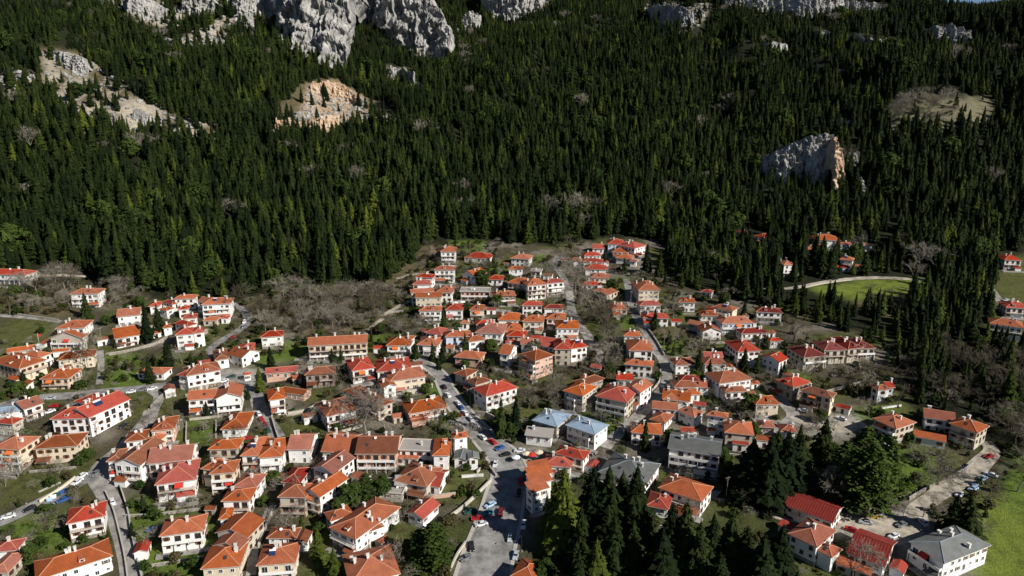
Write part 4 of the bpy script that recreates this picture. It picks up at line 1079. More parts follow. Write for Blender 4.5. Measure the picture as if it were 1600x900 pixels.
BIGBARE = [bare_crown(51, 5, 'twig', 0.6, kids=(3, 3, 4)), bare_crown(52, 5, 'twig', 0.5, kids=(3, 3, 4))]
SHRUB = [bare_crown(s, 4, mt, 0.8, thick=0.02) for s, mt in ((61, 'twig_b'), (62, 'twig'))]
for k, v in (('firs', FIRS), ('bigfir', BIGFIR), ('round', ROUND), ('bare', [b_[0] for b_ in BARE]), ('bigbare', [b_[0] for b_ in BIGBARE])):
    print(k, [len(m_.polygons) for m_ in v])
NTREE = [0]
def tree(name, crown, trunk, x, y, H, wid=1.0, label='', group=None, cname='crown', cat='tree'):
    NTREE[0] += 1
    e = empty(name, (x, y, float(hz(x, y))), rnd.uniform(0, 6.28)); e.scale = (H*wid, H*wid, H)
    obj(cname, crown, e); obj('trunk', trunk, e)
    tag(e, label, cat, group); return e
def heightpx(x, y, z, hpx):
    return hpx/FPX*(y*cp-(z-CAMZ)*sp_)/cp
TREEPOS = []
def tree_at(kind, px, py, hpx, wid=1.0, label='', group=None):
    P = place(px, py); H = heightpx(P[0], P[1], P[2], hpx); wid *= 1.22 if hpx > 75 else 1.08; TREEPOS.append((P[0], P[1]))
    if kind == 'F': return tree('fir_tree', rnd.choice(BIGFIR if hpx > 75 else FIRS), TRUNK, P[0], P[1], H, wid, label, group, cat='fir tree')
    if kind == 'f': return tree('fir_tree', rnd.choice(BIGFIR_B if hpx > 75 else FIRS_B), TRUNK, P[0], P[1], H, wid, label, group, cat='fir tree')
    if kind == 'R': return tree('evergreen_tree', rnd.choice(BIGROUND if hpx > 45 else ROUND), RTRUNK, P[0], P[1], H, wid, label, group, cat='evergreen tree')
    if kind == 'b':
        c, t_ = rnd.choice(BIGBARE if hpx > 55 else BARE); return tree('bare_tree', c, t_, P[0], P[1], H, wid, label, group, 'branches', cat='bare tree')
TREE_TABLE = """
F 137,498,44,1.15|tall fir in front of the lone white house, upper left
F 232,534,68,1.1|left and taller fir of the pair beside the white cluster
F 250,522,50,1.1|right and shorter fir of the pair beside the white cluster
F 264,574,48,1.2|fir at the end of the garden wall below the white cluster
F 235,598,43,1.1|fir at the corner of the left lawn by the long low roof
F 424,577,40,1.3|broad fir in front of the knoll house
f 407,612,42,1.2|bright fir at the corner of the paved car park
F 650,560,30,1.5|left fir of the trio in the upper centre
F 676,564,34,1.2|middle fir of the trio in the upper centre
F 691,566,34,1.2|right fir of the trio in the upper centre
F 644,575,18,1.2|small fir above the dense red cluster
F 693,526,44,1.1|slim tall fir in front of the bright red roof
F 727,550,34,0.9|narrow fir before the blue shaded house
R 766,552,26,1.2|round evergreen below the many-sided pinkish roof
R 753,446,26,1.2|dark round evergreen beside the valley facing gable
F 771,414,20,1.2|small fir on the top lawn edge
F 945,412,26,0.9|thin fir between the terrace houses and the highest one
F 975,428,27,1.2|fir below the terrace houses
F 1010,428,50,1.0|tallest fir right of the bright terrace house
F 1030,432,44,1.1|fir beside the tallest one at the terrace edge
F 1039,448,26,1.2|short fir at the head of the tall pale block
F 1064,450,30,1.2|lone fir in the clearing right of the tall pale block
F 1023,512,33,1.1|single fir in front of the house on the steep lane
F 1091,586,46,1.1|left of the two narrow firs by the flat pink roof
F 1108,590,32,1.1|right of the two narrow firs by the flat pink roof
F 1162,578,38,1.3|left fir in front of the large red roofed house
F 1183,582,33,1.4|right fir in front of the large red roofed house
F 1197,545,26,1.3|fir beside the dark red roof near the forest
F 1224,588,27,1.2|conical fir right of the bright blank gable
F 1162,496,28,1.3|fir above the blue shaded house
R 1170,644,34,1.2|round evergreen left of the compact hipped cube
F 783,684,70,0.9|left of the two slim dark firs near the square
F 806,676,66,1.0|right of the two slim dark firs near the square
R 952,584,20,1.3|dark bush by the stream barn
F 943,580,28,1.3|dark fir in the hollow beside the stream
F 1007,704,56,1.0|lone dark fir beside the lane below the pension group
F 1284,722,76,1.35|wide fir in front of the long cream block, right side
F 1248,702,44,1.2|bushy fir left of the wide fir, right side
F 1170,776,100,1.5|left end of the dark fir mass below the white block
F 1196,788,122,1.4|second in the dark fir mass below the white block
F 1222,780,118,1.4|third in the dark fir mass below the white block
F 1243,768,98,1.3|right end of the dark fir mass below the white block
F 1208,760,96,1.5|rear of the dark fir mass below the white block
R 1325,800,104,1.15|left of the great round evergreens by the yard
R 1352,806,120,1.15|front one of the great round evergreens by the yard
R 1378,786,110,1.1|right of the great round evergreens by the yard
R 1345,760,98,1.2|rear of the great round evergreens by the yard
R 1312,770,85,1.1|small one left behind the great round evergreens
F 1486,836,74,1.5|left of the joined firs above the slate roofed house
F 1506,842,80,1.5|right of the joined firs above the slate roofed house
f 880,860,145,0.95|bright fir at the left edge of the bottom grove
f 866,824,82,1.1|shorter bright fir beside the sawtooth market
F 925,846,132,1.2|tall dark fir, left middle of the bottom grove
F 948,852,140,1.2|tall dark fir in the middle of the bottom grove
F 990,850,138,1.2|tallest dark fir at the right of the bottom grove
F 970,830,105,1.3|dark fir at the back of the bottom grove
F 906,885,108,1.1|fir in the front left of the bottom grove
f 930,930,104,1.1|bright fir at the very bottom of the grove
F 903,940,92,1.2|low front fir at the bottom edge left of the grove
F 986,905,106,1.1|fir in the front right of the bottom grove
F 1003,880,110,1.1|rightmost fir of the bottom grove
F 958,900,110,1.2|front middle fir of the bottom grove
F 1044,900,128,1.1|left fir of the group before the broad orange roof
F 1066,905,138,1.0|tall fir of the group before the broad orange roof
F 1030,930,120,1.2|low fir at the bottom before the broad orange roof
F 1086,925,128,1.1|fir at the bottom right of the broad orange roof
F 1108,905,118,1.1|fir in the row along the lower track, left
F 1136,905,118,1.15|fir in the row along the lower track, middle
F 1160,920,112,1.2|fir in the row along the lower track, right
F 1184,940,120,1.2|bottom edge fir left of the tall pointed one
F 1212,925,122,1.1|tall pointed fir before the pink roofed house
F 1118,950,100,1.3|bottom edge fir under the lower track row
F 1240,950,70,1.2|small bottom edge fir beside the pink roofed house
f 500,882,68,1.2|evergreen beside the square hipped house at the bottom
f 524,905,60,1.2|evergreen left of the bright corner villa
R 548,792,44,1.3|left round evergreen above the bright corner villa
R 574,782,46,1.4|middle round evergreen above the bright corner villa
R 596,778,38,1.2|right round evergreen above the bright corner villa
R 532,806,34,1.2|low round evergreen by the diagonal row
R 680,888,80,1.25|great round evergreen beside the main street
R 655,880,58,1.2|smaller round evergreen left of the great one
R 850,912,44,1.3|bush at the bottom right of the main street
R 79,803,18,1.3|small round bush by the parked cars, lower left
R 48,880,36,0.9|evergreen at the bottom left below the street
F 208,838,27,1.4|bush at the edge of the pale lane
R 428,756,24,1.3|bush between the pinkish and gallery roofs
R 138,720,22,1.4|dark bush at the corner of the cream front building
R 1128,722,22,1.1|hedge bush beside the slate semi-detached pair
R 760,575,16,1.3|low bush behind the four storey pink house
R 665,745,20,1.4|bush on the slope by the chapel
R 735,590,14,1.5|small garden bush behind the street cars
F 1170,402,46,1.2|left fir in the cluster hiding the deep upper right roofs
f 1143,408,50,1.1|bright fir at the left of the cluster hiding the upper right roofs
F 1156,415,52,1.2|dark fir in front of the cluster at the upper right roofs
F 1192,410,44,1.2|fir right of the deep upper right roofs
F 1205,420,46,1.2|second fir right of the deep upper right roofs
F 1216,400,40,1.3|fir behind the pointed pavilion roof
f 1247,414,44,1.2|pale fir between the pavilion and the narrow house
F 1282,432,46,1.3|left of the broad fir pair above the bright lawn road
F 1298,430,50,1.3|right of the broad fir pair above the bright lawn road
F 1240,440,30,1.2|dark fir below the pointed pavilion roof
F 1378,424,34,1.1|fir at the right end of the houses above the lawn
F 1270,392,24,1.2|small fir between the narrow house and the upper one
F 1155,462,50,1.1|fir at the lower end of the shaded dip
F 1145,455,44,1.1|second fir at the lower end of the shaded dip
F 1187,468,32,1.1|short fir beside the shaded footpath
b 390,490,52,1.1|tall pale bare tree at the top of the curving lane
b 416,522,40,1.2|bare tree below the tall pale one by the curving lane
b 160,584,66,0.8|tall bare tree with grey limbs beside the left lane
b 571,682,72,1.4|great spreading bare tree before the sprawling roofs
b 603,680,56,1.3|second spreading bare tree before the sprawling roofs
b 691,668,38,1.2|bare street tree before the long low house
b 650,640,26,1.1|small bare tree by the square windowed house
b 733,690,30,1.2|bare tree at the parked cars near the square
b 824,598,38,1.3|bare tree before the pink guesthouse
b 845,622,30,1.3|bare tree in the copse below the pink guesthouse
b 870,612,32,1.3|bare tree by the old sheds
b 899,456,54,0.9|tall pale bare tree beside the tall stepped block
b 916,478,44,1.1|bare tree below the tall pale one by the stream
b 928,500,50,1.1|pale bare tree on the stream bank, uphill
b 941,520,44,1.2|pale bare tree on the stream bank, middle
b 960,548,46,1.3|wide bare tree at the stream bend
b 950,568,36,1.3|bare tree below the stream bend
b 1240,534,48,1.35|large spreading bare tree before the forest, right
b 1053,502,40,1.2|bare tree left of the lone house in the clearing
b 1040,478,34,1.2|bare tree right of the tall pale block
b 1082,560,32,1.3|bare tree at the brown lawn corner
b 1113,552,26,1.2|bare tree in front of the valley gable
b 1196,610,36,1.1|bare tree by the bright blank gable
b 1090,658,32,1.1|round bare tree below the long low house
b 1340,612,40,1.2|left bare tree below the stepped chalets
b 1368,604,36,1.3|right bare tree below the stepped chalets
b 1357,655,36,1.1|bare tree right of the blank end wall
b 1378,655,32,1.2|bare tree under the small lone house
b 1404,636,40,0.9|thin bare tree beside the small lone house
b 1466,758,74,1.0|tall bare tree on the lawn of the far right hotel
b 1447,766,62,0.9|leaning bare tree left of the tall lawn tree
b 1430,775,44,0.9|small bare tree on the lawn
b 1442,808,44,1.1|dark bare tree at the yard entrance
b 1540,798,52,1.1|bare tree behind the parked pale cars
b 1530,842,36,1.1|small bare tree at the meadow edge
b 1588,768,68,1.3|big bare tree cut by the right edge
b 1284,784,70,0.8|pale bare fir shaped tree by the red metal hall
b 1237,770,56,0.8|bare tree left of the pale one by the red metal hall
b 1426,440,34,1.2|pale bare tree at the edge of the bright lawn
b 1457,484,38,1.0|tall bare tree in the shade right of the lawn
b 269,650,40,1.2|dark bare tree in the walled plot by the hotel
b 98,742,20,1.6|low bare tree on the lower left meadow
b 28,745,36,1.4|bare shrub tree at the left edge meadow
b 8,760,30,1.4|bare shrub tree in the far left corner of the meadow
b 180,548,22,1.3|small bare tree below the dormer house
b 285,568,30,1.3|bare tree before the tall piered house
b 475,600,34,1.2|bare tree left of the old stone house
b 528,596,34,0.9|bare tree right of the old stone house
b 432,830,40,1.1|brown bare tree in the gap behind the hipped house
b 620,890,50,1.2|dark bare tree below the bright corner villa
b 1330,905,60,1.3|bare brambly tree at the bottom by the pink roofs
b 1110,722,22,1.2|small bare tree beside the slate semi-detached pair
b 732,408,30,1.5|bare tree below the top lawn
b 718,440,26,1.2|bare tree beside the three storey block
b 822,430,24,1.3|bare tree near the low house at the top junction
b 500,660,30,1.1|bare tree in the dark garden, left of the verandah house
b 455,680,26,1.1|small bare tree in the dry garden
b 15,492,44,1.3|bare tree by the far left wall
b 1410,395,34,1.1|grey bare tree in the forest gap, upper right
b 1345,395,30,1.1|bare tree behind the upper right houses
b 900,395,20,1.3|bare tree near the hairpin
b 1140,470,22,1.3|bare tree in the dip below the forest
"""
nv_f = 0
for ln in TREE_TABLE.strip().splitlines():
    a, lab = ln.split('|'); k, n = a.split(); n = [float(v) for v in n.split(',')]
    loc = lab if len(lab.split()) <= 16 else ' '.join(lab.split()[:16])
    tree_at(k, n[0], n[1], n[2], n[3], loc); nv_f += (k in 'Ff')

# keep-outs
FT = np.array([(f[0], f[1], f[2], f[3], f[4]) for f in FOOT])
RL = np.array([(x, y, w) for l in ROADLINES for x, y, w in l])
def free(x, y, pad=1.0, rpad=0.8):
    dx = x-FT[:, 0]; dy = y-FT[:, 1]; c = np.cos(FT[:, 2]); s = np.sin(FT[:, 2])
    u = np.abs(dx*c+dy*s); v = np.abs(-dx*s+dy*c)
    if np.any((u < FT[:, 3]+pad) & (v < FT[:, 4]+pad)): return False
    if np.any(np.hypot(x-RL[:, 0], y-RL[:, 1]) < RL[:, 2]/2+rpad): return False
    return True

# small tiled outbuildings in the gaps between houses
def shed_mesh(w, d, h, rc, wc, nm):
    rg, rid, hf = roof_geo('gable' if nm else 'mono', w, d, h, TANP*(1 if nm else 0.7)); ro_ = rg.mesh('roof', [M[rc], M['fascia']])
    wb = wall_geo('gable' if nm else 'mono', w, d, h, 0.3, TANP*(1 if nm else 0.42)).mesh('wall', [M[wc]]); return ro_, wb
SHEDS = [shed_mesh(w, d, h, rc, wc, nm) for w, d, h, rc, wc, nm in ((5, 4, 2.4, 'o', 'w', 1), (4, 3.5, 2.3, 'b', 's', 1), (6, 4.5, 2.6, 'r', 'w', 1), (4.5, 5, 2.5, 'o', 'y', 1), (6.5, 5, 3.2, 'b', 'w', 1))]
SR = random.Random(17); ns = 0; order_ = list(range(len(HOUSES))); SR.shuffle(order_)
for k_ in order_:
    if ns >= 62: break
    root_, F_, W_, D_, hh_, an_ = HOUSES[k_]
    if hh_ < 4.5 or F_[1] > 600: continue
    for tr_ in range(6):
        sd = SR.choice((-1, 1)); u = sd*(W_/2+SR.uniform(3.2, 5.0)); v = SR.uniform(0, D_*0.9); x_ = F_[0]+math.cos(an_)*u-math.sin(an_)*v; y_ = F_[1]+math.sin(an_)*u+math.cos(an_)*v
        if not (free(x_, y_, 3.1, 3.0) and free(x_, y_-3.0, 1.0, 1.0)): continue
        a_, b_ = SR.choice(SHEDS); e = empty('shed', (x_, y_, float(hz(x_, y_))), an_+SR.choice((0, 0, 1.57))); obj('roof', a_, e); obj('wall', b_, e)
        dr = obj('door', WIN['door', 'frame_b'][0], e, (0, 0.29, 0)); obj('pane', WIN['door', 'frame_b'][1], dr)
        tag(e, ' '.join(('small tiled shed '+('right' if sd > 0 else 'left')+' of the house '+HLOC[k_]).split()[:16]), 'shed')
        FT = np.vstack([FT, [x_, y_, an_, 3.2, 3.2]]); ns += 1; break
# ---- the forest
FOREST = [(-900, 432), (-100, 425), (0, 425), (60, 414), (110, 418), (150, 436), (200, 455), (280, 468), (340, 470), (385, 458), (450, 442), (600, 448), (625, 425), (648, 400), (655, 384), (720, 372),
          (770, 374), (800, 382), (870, 382), (925, 374), (960, 366), (1020, 372), (1048, 395), (1046, 440), (1090, 452), (1160, 468), (1200, 480), (1262, 500), (1320, 520), (1375, 545), (1400, 575), (1440, 640), (1540, 690), (1640, 690), (1640, 560), (1552, 530), (1550, 480), (1556, 395), (1600, 388), (2500, 388), (2500, -1200), (-900, -1200)]
# parts of that area thinned out: (polygon, keep fraction)
THIN = [([(1150, 355), (1405, 350), (1405, 432), (1250, 452), (1210, 440), (1150, 405)], 0.10), ([(1180, 440), (1240, 440), (1250, 462), (1190, 468)], 0.2), ([(1185, 462), (1260, 462), (1350, 490), (1440, 488), (1440, 500), (1300, 505), (1200, 485)], 0.6), ([(1240, 500), (1400, 490), (1440, 540), (1380, 560), (1280, 530)], 0.6),
        ([(1250, 436), (1320, 430), (1450, 425), (1455, 450), (1400, 482), (1350, 484), (1300, 474), (1262, 462)], 0.0),
        ([(1155, 350), (1240, 350), (1400, 350), (1400, 430), (1250, 440), (1180, 430), (1150, 390)], 0.62), ([(1060, 400), (1150, 395), (1190, 440), (1240, 470), (1140, 460), (1060, 440)], 0.62),
        ([(1400, 575), (1420, 545), (1560, 540), (1700, 540), (1700, 720), (1500, 720), (1420, 640)], 0.30),
        ([(60, 75), (120, 80), (190, 135), (260, 175), (345, 200), (350, 230), (240, 210), (150, 205), (100, 175), (60, 155)], 0.16), ([(-50, 100), (60, 115), (90, 165), (40, 160), (-50, 135)], 0.3),
        ([(420, 215), (425, 180), (475, 130), (520, 122), (575, 150), (625, 178), (630, 200), (560, 200), (500, 214)], 0.06), ([(150, 0), (400, 0), (400, 95), (250, 70)], 0.45), ([(600, 100), (660, 105), (660, 140), (610, 140)], 0.2),
        ([(1385, 210), (1390, 160), (1440, 145), (1555, 150), (1555, 195), (1480, 214)], 0.10), ([(1170, 285), (1175, 235), (1230, 200), (1290, 190), (1345, 215), (1345, 275), (1280, 290)], 0.6),
        ([(190, 425), (260, 415), (330, 430), (330, 470), (200, 462)], 0.55), ([(1000, 0), (1120, 0), (1100, 50), (1010, 50)], 0.45), ([(1440, 35), (1530, 35), (1530, 75), (1440, 75)], 0.3), ([(600, 448), (655, 384), (700, 372), (720, 378), (660, 420)], 0.5)]
ROCKPOLY = []
ROCKS = [  # label, [(x, top y, bottom y) in survey pixels]
 ('tall grey crag on the left of the two at the top', [(398, -30, 20), (420, -40, 45), (445, -45, 72), (475, -50, 88), (505, -50, 95), (530, -45, 104), (545, -20, 98), (552, 20, 60)]),
 ('broad grey crag right of the tall one at the top', [(560, 18, 30), (580, -40, 42), (610, -45, 66), (640, -35, 84), (665, -15, 95), (685, 20, 103), (702, 50, 98), (708, 72, 92)]),
 ('small grey crag at the top centre', [(752, -20, 15), (775, -25, 30), (810, -25, 33), (840, -22, 24), (862, -10, 10)]),
 ('long low grey crest rock at the top right', [(1120, -6, 2), (1150, -8, 8), (1190, -6, 20), (1240, -4, 27), (1300, 0, 27), (1350, 3, 23), (1388, 8, 20)]),
 ('pale split outcrop with a rust coloured fin in the right forest', [(1174, 254, 262), (1195, 244, 275), (1225, 236, 280), (1255, 224, 282), (1280, 212, 276), (1292, 216, 262), (1300, 240, 262), (1325, 236, 258), (1346, 242, 250)]),
 ('little white rock among the firs at the top right', [(1446, 48, 56), (1465, 40, 62), (1490, 40, 66), (1520, 50, 60)]),
 ('small crag above the scree at the top left', [(355, 0, 14), (375, -10, 36), (395, -6, 40), (412, 8, 34)]),
 ('grey rock rib between the crag and the centre trees', [(722, 28, 40), (738, 18, 50), (752, 24, 46)]),
 ('broken rocks high above the centre of the village', [(1008, 14, 24), (1030, 10, 36), (1060, 12, 42), (1085, 20, 34)]),
 ('pale rocks over the rust coloured scar', [(484, 132, 140), (505, 126, 146), (530, 132, 154), (556, 148, 165)]),
 ('rocks in a row below the crest, left one', [(1262, 50, 58), (1280, 46, 62), (1300, 52, 62)]), ('rocks in a row below the crest, middle one', [(1325, 56, 66), (1345, 54, 70), (1366, 60, 68)]), ('rocks in a row below the crest, right one', [(1376, 62, 72), (1396, 62, 76), (1416, 68, 76)]),
 ('small rock below the crest row', [(1196, 68, 76), (1214, 66, 80), (1232, 70, 78)]), ('rock band at the top left edge trees', [(190, -6, 14), (215, -4, 26), (240, 2, 30), (262, 14, 26)]), ('speckled rock band left of the small crag', [(282, -8, 16), (310, -6, 24), (335, 0, 26)]),
 ('low rock ledge above the left scree', [(80, 78, 92), (100, 82, 104), (125, 92, 118), (138, 108, 118)]), ('low rock rim under the left scree', [(205, 172, 186), (230, 178, 194), (252, 184, 196)]), ('pale ledge under the rust coloured scar', [(428, 186, 206), (460, 190, 210), (500, 184, 208), (530, 180, 198)]),
 ('small pale slab in the firs right of the scar', [(608, 104, 116), (628, 106, 126), (648, 114, 130)]), ('small pale rock under the split outcrop', [(1336, 282, 292), (1346, 278, 306), (1356, 290, 304)]), ('little rock above the split outcrop', [(1304, 186, 192), (1318, 184, 196), (1334, 188, 196)])]
for lab, pr in ROCKS:
    ROCKPOLY.append([(x, t_-4) for x, t_, b_ in pr]+[(x, b_+2) for x, t_, b_ in pr[::-1]])
def forest_points(sp, ymin, ymax):
    xs = np.arange(-1250, 1400, sp); ys = np.arange(ymin, ymax, sp)
    X, Y = np.meshgrid(xs, ys); X = X+nrs.uniform(-.48, .48, X.shape)*sp; Y = Y+nrs.uniform(-.48, .48, X.shape)*sp
    X = X.ravel(); Y = Y.ravel(); k = (np.abs(X) < 0.80*Y+60); X = X[k]; Y = Y[k]; Z = hz(X, Y)
    px, py, dd = project(X, Y, Z)
    px = px+6*fbm(X/25, Y/25, 2); py = py+4*fbm(X/25+9, Y/25, 2)
    k = inpoly(px, py, FOREST) & (py < 640)
    # hide those behind the crest from the count is not needed: the wood goes on over it
    keep = np.ones(len(X)); r = nrs.rand(len(X))
    for poly, fr in THIN: keep[inpoly(px, py, poly)] = fr
    for i_, poly in enumerate(ROCKPOLY): keep[inpoly(px, py, poly)] = 0.6 if i_ == 4 else 0.12
    gap = fbm(X/45, Y/45, 3); keep = keep*np.where(gap < -0.36, 0.45, 1.0)
    k &= r < keep
    return X[k], Y[k], Z[k]
fx, fy, fz = forest_points(6.0, 260, 1700)
fh = 17.5+9*fbm(fx/50, fy/50, 3)+nrs.uniform(-7.5, 5.5, len(fx)); fh = np.clip(fh*(1.15-0.33*sstep(550, 1000, fy)), 6, 30)
_px, _py, _ = project(fx, fy, fz); fh = np.where((_px > 1180) & (_py > 458) & (_px < 1420), fh*0.62, fh)
fh = fh*(1-0.15*sstep(0.50, 0.58, fx/fy*0+np.where(fy < 640, 1, 0))*sstep(90, 150, fx))
print('forest', len(fx))
# nearest ones that the camera sees become trees of their own
px, py, dd = project(fx, fy, fz)
order = np.argsort(dd)
ok_near = []
for i in order:
    if len(ok_near) >= 296-nv_f: break
    if -20 < px[i] < 1620 and free(fx[i], fy[i], 2.5, 2.0): ok_near.append(i)
near_set = set(ok_near); cutd = dd[ok_near[-1]]
GRP = 'firs along the lower edge of the forest'
def near_label(x_, y_):
    seg = [(200, 'far left edge'), (400, 'dry slope above the white cluster'), (640, 'brown thicket left of centre'), (880, 'uppermost houses in the centre'), (1060, 'terrace of houses at the top right'),
           (1250, 'shaded dip right of centre'), (1460, 'bright lawn on the right'), (9999, 'right edge of the village')]
    for lim, s in seg:
        if x_ < lim: return s
for i in ok_near:
    s = near_label(px[i], py[i]); lab, grp = 'dark green fir at the forest foot near the '+s, 'firs at the forest foot near the '+s
    hd = [(math.hypot(fx[i]-h_[1][0], fy[i]-h_[1][1]), k_) for k_, h_ in enumerate(HOUSES)]; hm = min(hd)
    if hm[0] < 34:
        h_ = HOUSES[hm[1]]; loc_ = HLOC[hm[1]]; dx_ = fx[i]-h_[1][0]; dy_ = fy[i]-h_[1][1]
        side_ = 'behind' if dy_ > abs(dx_) else ('in front of' if dy_ < -abs(dx_) else ('left of' if dx_ < 0 else 'right of'))
        lab = 'fir '+side_+' the house '+loc_; grp = lab
        lab = ' '.join(lab.split()[:16])
    cr_ = FIRS[int(rnd.random()*6)] if rnd.random() < 0.8 else rnd.choice(FIRS_B)
    size_ = 'tall' if fh[i] > 21 else ('small' if fh[i] < 14 else 'middling'); col_ = 'yellowish green' if cr_ in FIRS_B else 'dark green'
    if lab.startswith('dark green fir at'):
        vert = 'above' if py[i] < 400 else ('level with' if py[i] < 455 else 'below'); lab = f'{size_} {col_} fir {vert} the {s}'; grp = lab
    else: lab = ' '.join((f'{size_} '+lab).split()[:16])
    tree('fir_tree', cr_, TRUNK, fx[i], fy[i], fh[i]*1.05, rnd.uniform(0.9, 1.25), lab, grp, cat='fir tree')
mask = np.array([i not in near_set for i in range(len(fx))])
# drop those standing on houses or roads
for i in np.nonzero(mask & (dd < 700))[0]:
    if not free(fx[i], fy[i], 2.5, 2.0): mask[i] = False

def scatter(name, X, Y, Z, S, sources, label, widths=(0.85, 1.2), weights=None):
    """one stuff object: geometry nodes put whole trees or bushes on surveyed points"""
    me = bpy.data.meshes.new(name); n = len(X)
    me.vertices.add(n); me.vertices.foreach_set('co', np.stack([X, Y, Z], -1).astype('f').ravel())
    w = nrs.uniform(widths[0], widths[1], n)
    a = me.attributes.new('size', 'FLOAT_VECTOR', 'POINT'); a.data.foreach_set('vector', np.stack([S*w, S*w, S], -1).astype('f').ravel())
    a = me.attributes.new('turn', 'FLOAT_VECTOR', 'POINT'); a.data.foreach_set('vector', np.stack([nrs.uniform(-.05, .05, n), nrs.uniform(-.05, .05, n), nrs.uniform(0, 6.28, n)], -1).astype('f').ravel())
    a = me.attributes.new('pick', 'INT', 'POINT'); a.data.foreach_set('value', nrs.choice(len(sources), n, p=weights).astype('i'))
    o = obj(name, me); g = bpy.data.node_groups.new(name, 'GeometryNodeTree')
    g.interface.new_socket('Geometry', in_out='INPUT', socket_type='NodeSocketGeometry'); g.interface.new_socket('Geometry', in_out='OUTPUT', socket_type='NodeSocketGeometry')
    N = g.nodes; Lk = g.links; gi = N.new('NodeGroupInput'); go = N.new('NodeGroupOutput')
    g2i = N.new('GeometryNodeGeometryToInstance')
    src = []
    for s in sources:
        so_ = bpy.data.objects.new(s.name+'_source', s)      # data holder only, not linked to the scene
        oi = N.new('GeometryNodeObjectInfo'); oi.inputs[0].default_value = so_; src.append(oi)
    for oi in reversed(src): Lk.new(oi.outputs['Geometry'], g2i.inputs[0])
    iop = N.new('GeometryNodeInstanceOnPoints'); Lk.new(gi.outputs[0], iop.inputs['Points']); Lk.new(g2i.outputs[0], iop.inputs['Instance'])
    iop.inputs['Pick Instance'].default_value = True
    for nm, sock, ty in (('pick', 'Instance Index', 'INT'), ('turn', 'Rotation', 'FLOAT_VECTOR'), ('size', 'Scale', 'FLOAT_VECTOR')):
        na = N.new('GeometryNodeInputNamedAttribute'); na.data_type = ty; na.inputs[0].default_value = nm
        Lk.new(na.outputs[0], iop.inputs[sock])
    Lk.new(iop.outputs[0], go.inputs[0])
    md = o.modifiers.new('scatter', 'NODES'); md.node_group = g
    tag(o, label, None, None, 'stuff'); return o
wts = [0.18]*5+[0.04]+[0.03]*2
wts = wts+[0.012, 0.006]; wts = np.array(wts)/sum(wts)
scatter('fir_forest', fx[mask], fy[mask], fz[mask]-0.2, fh[mask], FIRS+FIRS_B+[ROUND[0], BARE[0][0]], 'dense dark fir forest covering the mountainside above the village', (0.95, 1.6), wts)

# ---- bare woods and scrub
SCRUB = [([(25, 442), (130, 440), (110, 490), (60, 492), (10, 480)], 26, 30), ([(165, 450), (235, 462), (215, 486), (160, 480)], 12, 24), ([(372, 482), (430, 462), (600, 455), (636, 468), (600, 500), (560, 522), (470, 522), (400, 515)], 74, 30),
         ([(585, 505), (690, 505), (680, 525), (600, 530)], 12, 18), ([(1400, 560), (1560, 545), (1640, 560), (1640, 700), (1560, 700), (1520, 640), (1430, 625)], 66, 42), ([(860, 385), (920, 395), (925, 470), (885, 470)], 8, 30),
         ([(880, 455), (945, 480), (980, 560), (950, 600), (920, 540)], 14, 34), ([(780, 590), (880, 600), (880, 640), (790, 640)], 12, 26), ([(1290, 560), (1380, 590), (1400, 640), (1330, 620)], 7, 32), ([(1350, 465), (1440, 460), (1450, 500), (1370, 500)], 9, 24),
         ([(700, 380), (860, 390), (850, 450), (700, 440)], 12, 18), ([(1395, 172), (1450, 150), (1500, 165), (1480, 200), (1400, 205)], 34, 24), ([(620, 395), (700, 385), (680, 430), (640, 430)], 6, 18), ([(1560, 700), (1640, 690), (1640, 760), (1590, 760)], 6, 46)]
SL = ['leafless brown trees of the thicket above the far left road', 'leafless trees beside the lone white house, upper left', 'leafless grey and brown trees filling the thicket left of centre', 'low leafless trees under the dry slope',
      'leafless brown trees of the wood at the right edge', 'pale leafless trees by the hairpin road', 'leafless trees along the stream in the upper centre', 'leafless trees in the copse below the pink guesthouse', 'leafless trees below the stepped chalets',
      'leafless trees in the shade beside the bright lawn', 'leafless garden trees among the uppermost houses', 'leafless trees on the clearing high in the right forest', 'leafless trees on the dry slope by the uppermost houses', 'tall leafless trees at the right edge above the meadow']
for (poly, n, hp_), lab in zip(SCRUB, SL):
    n = int(n*0.74)
    xs_ = [q[0] for q in poly]; ys_ = [q[1] for q in poly]; c = 0; tries = 0
    while c < n and tries < n*20:
        tries += 1; x_, y_ = rnd.uniform(min(xs_), max(xs_)), rnd.uniform(min(ys_), max(ys_))
        if not inpoly([x_], [y_], poly)[0]: continue
        P = place(x_, y_)
        if not free(P[0], P[1], 1.0, 0.5): continue
        hf_ = rnd.uniform(0.6, 1.3); H = heightpx(P[0], P[1], P[2], hp_*hf_); bi_ = rnd.choice((1, 3)) if lab == SL[4] and rnd.random() < 0.75 else rnd.randrange(len(BARE)); bc, bt = BARE[bi_]
        lb = ' '.join(w for w in lab.replace('leafless trees', 'leafless tree').replace('leafless brown trees', 'leafless tree').replace('leafless grey and brown trees', 'leafless tree').replace('pale leafless trees', 'leafless tree').replace('tall leafless tree', 'leafless tree').replace('pale leafless tree', 'leafless tree').split())
        lb = ('big ' if hf_ > 1.07 else ('low ' if hf_ < 0.83 else 'mid-sized '))+('brown ' if bi_ in (1, 3) else 'grey ')+lb.replace('filling', 'in').replace('low leafless trees', 'leafless tree').replace('low leafless tree', 'leafless tree')
        tree('bare_tree', bc, bt, P[0], P[1], H, rnd.uniform(1.1, 1.6), lb, lb, 'branches', cat='bare tree'); c += 1
print('trees', NTREE[0])
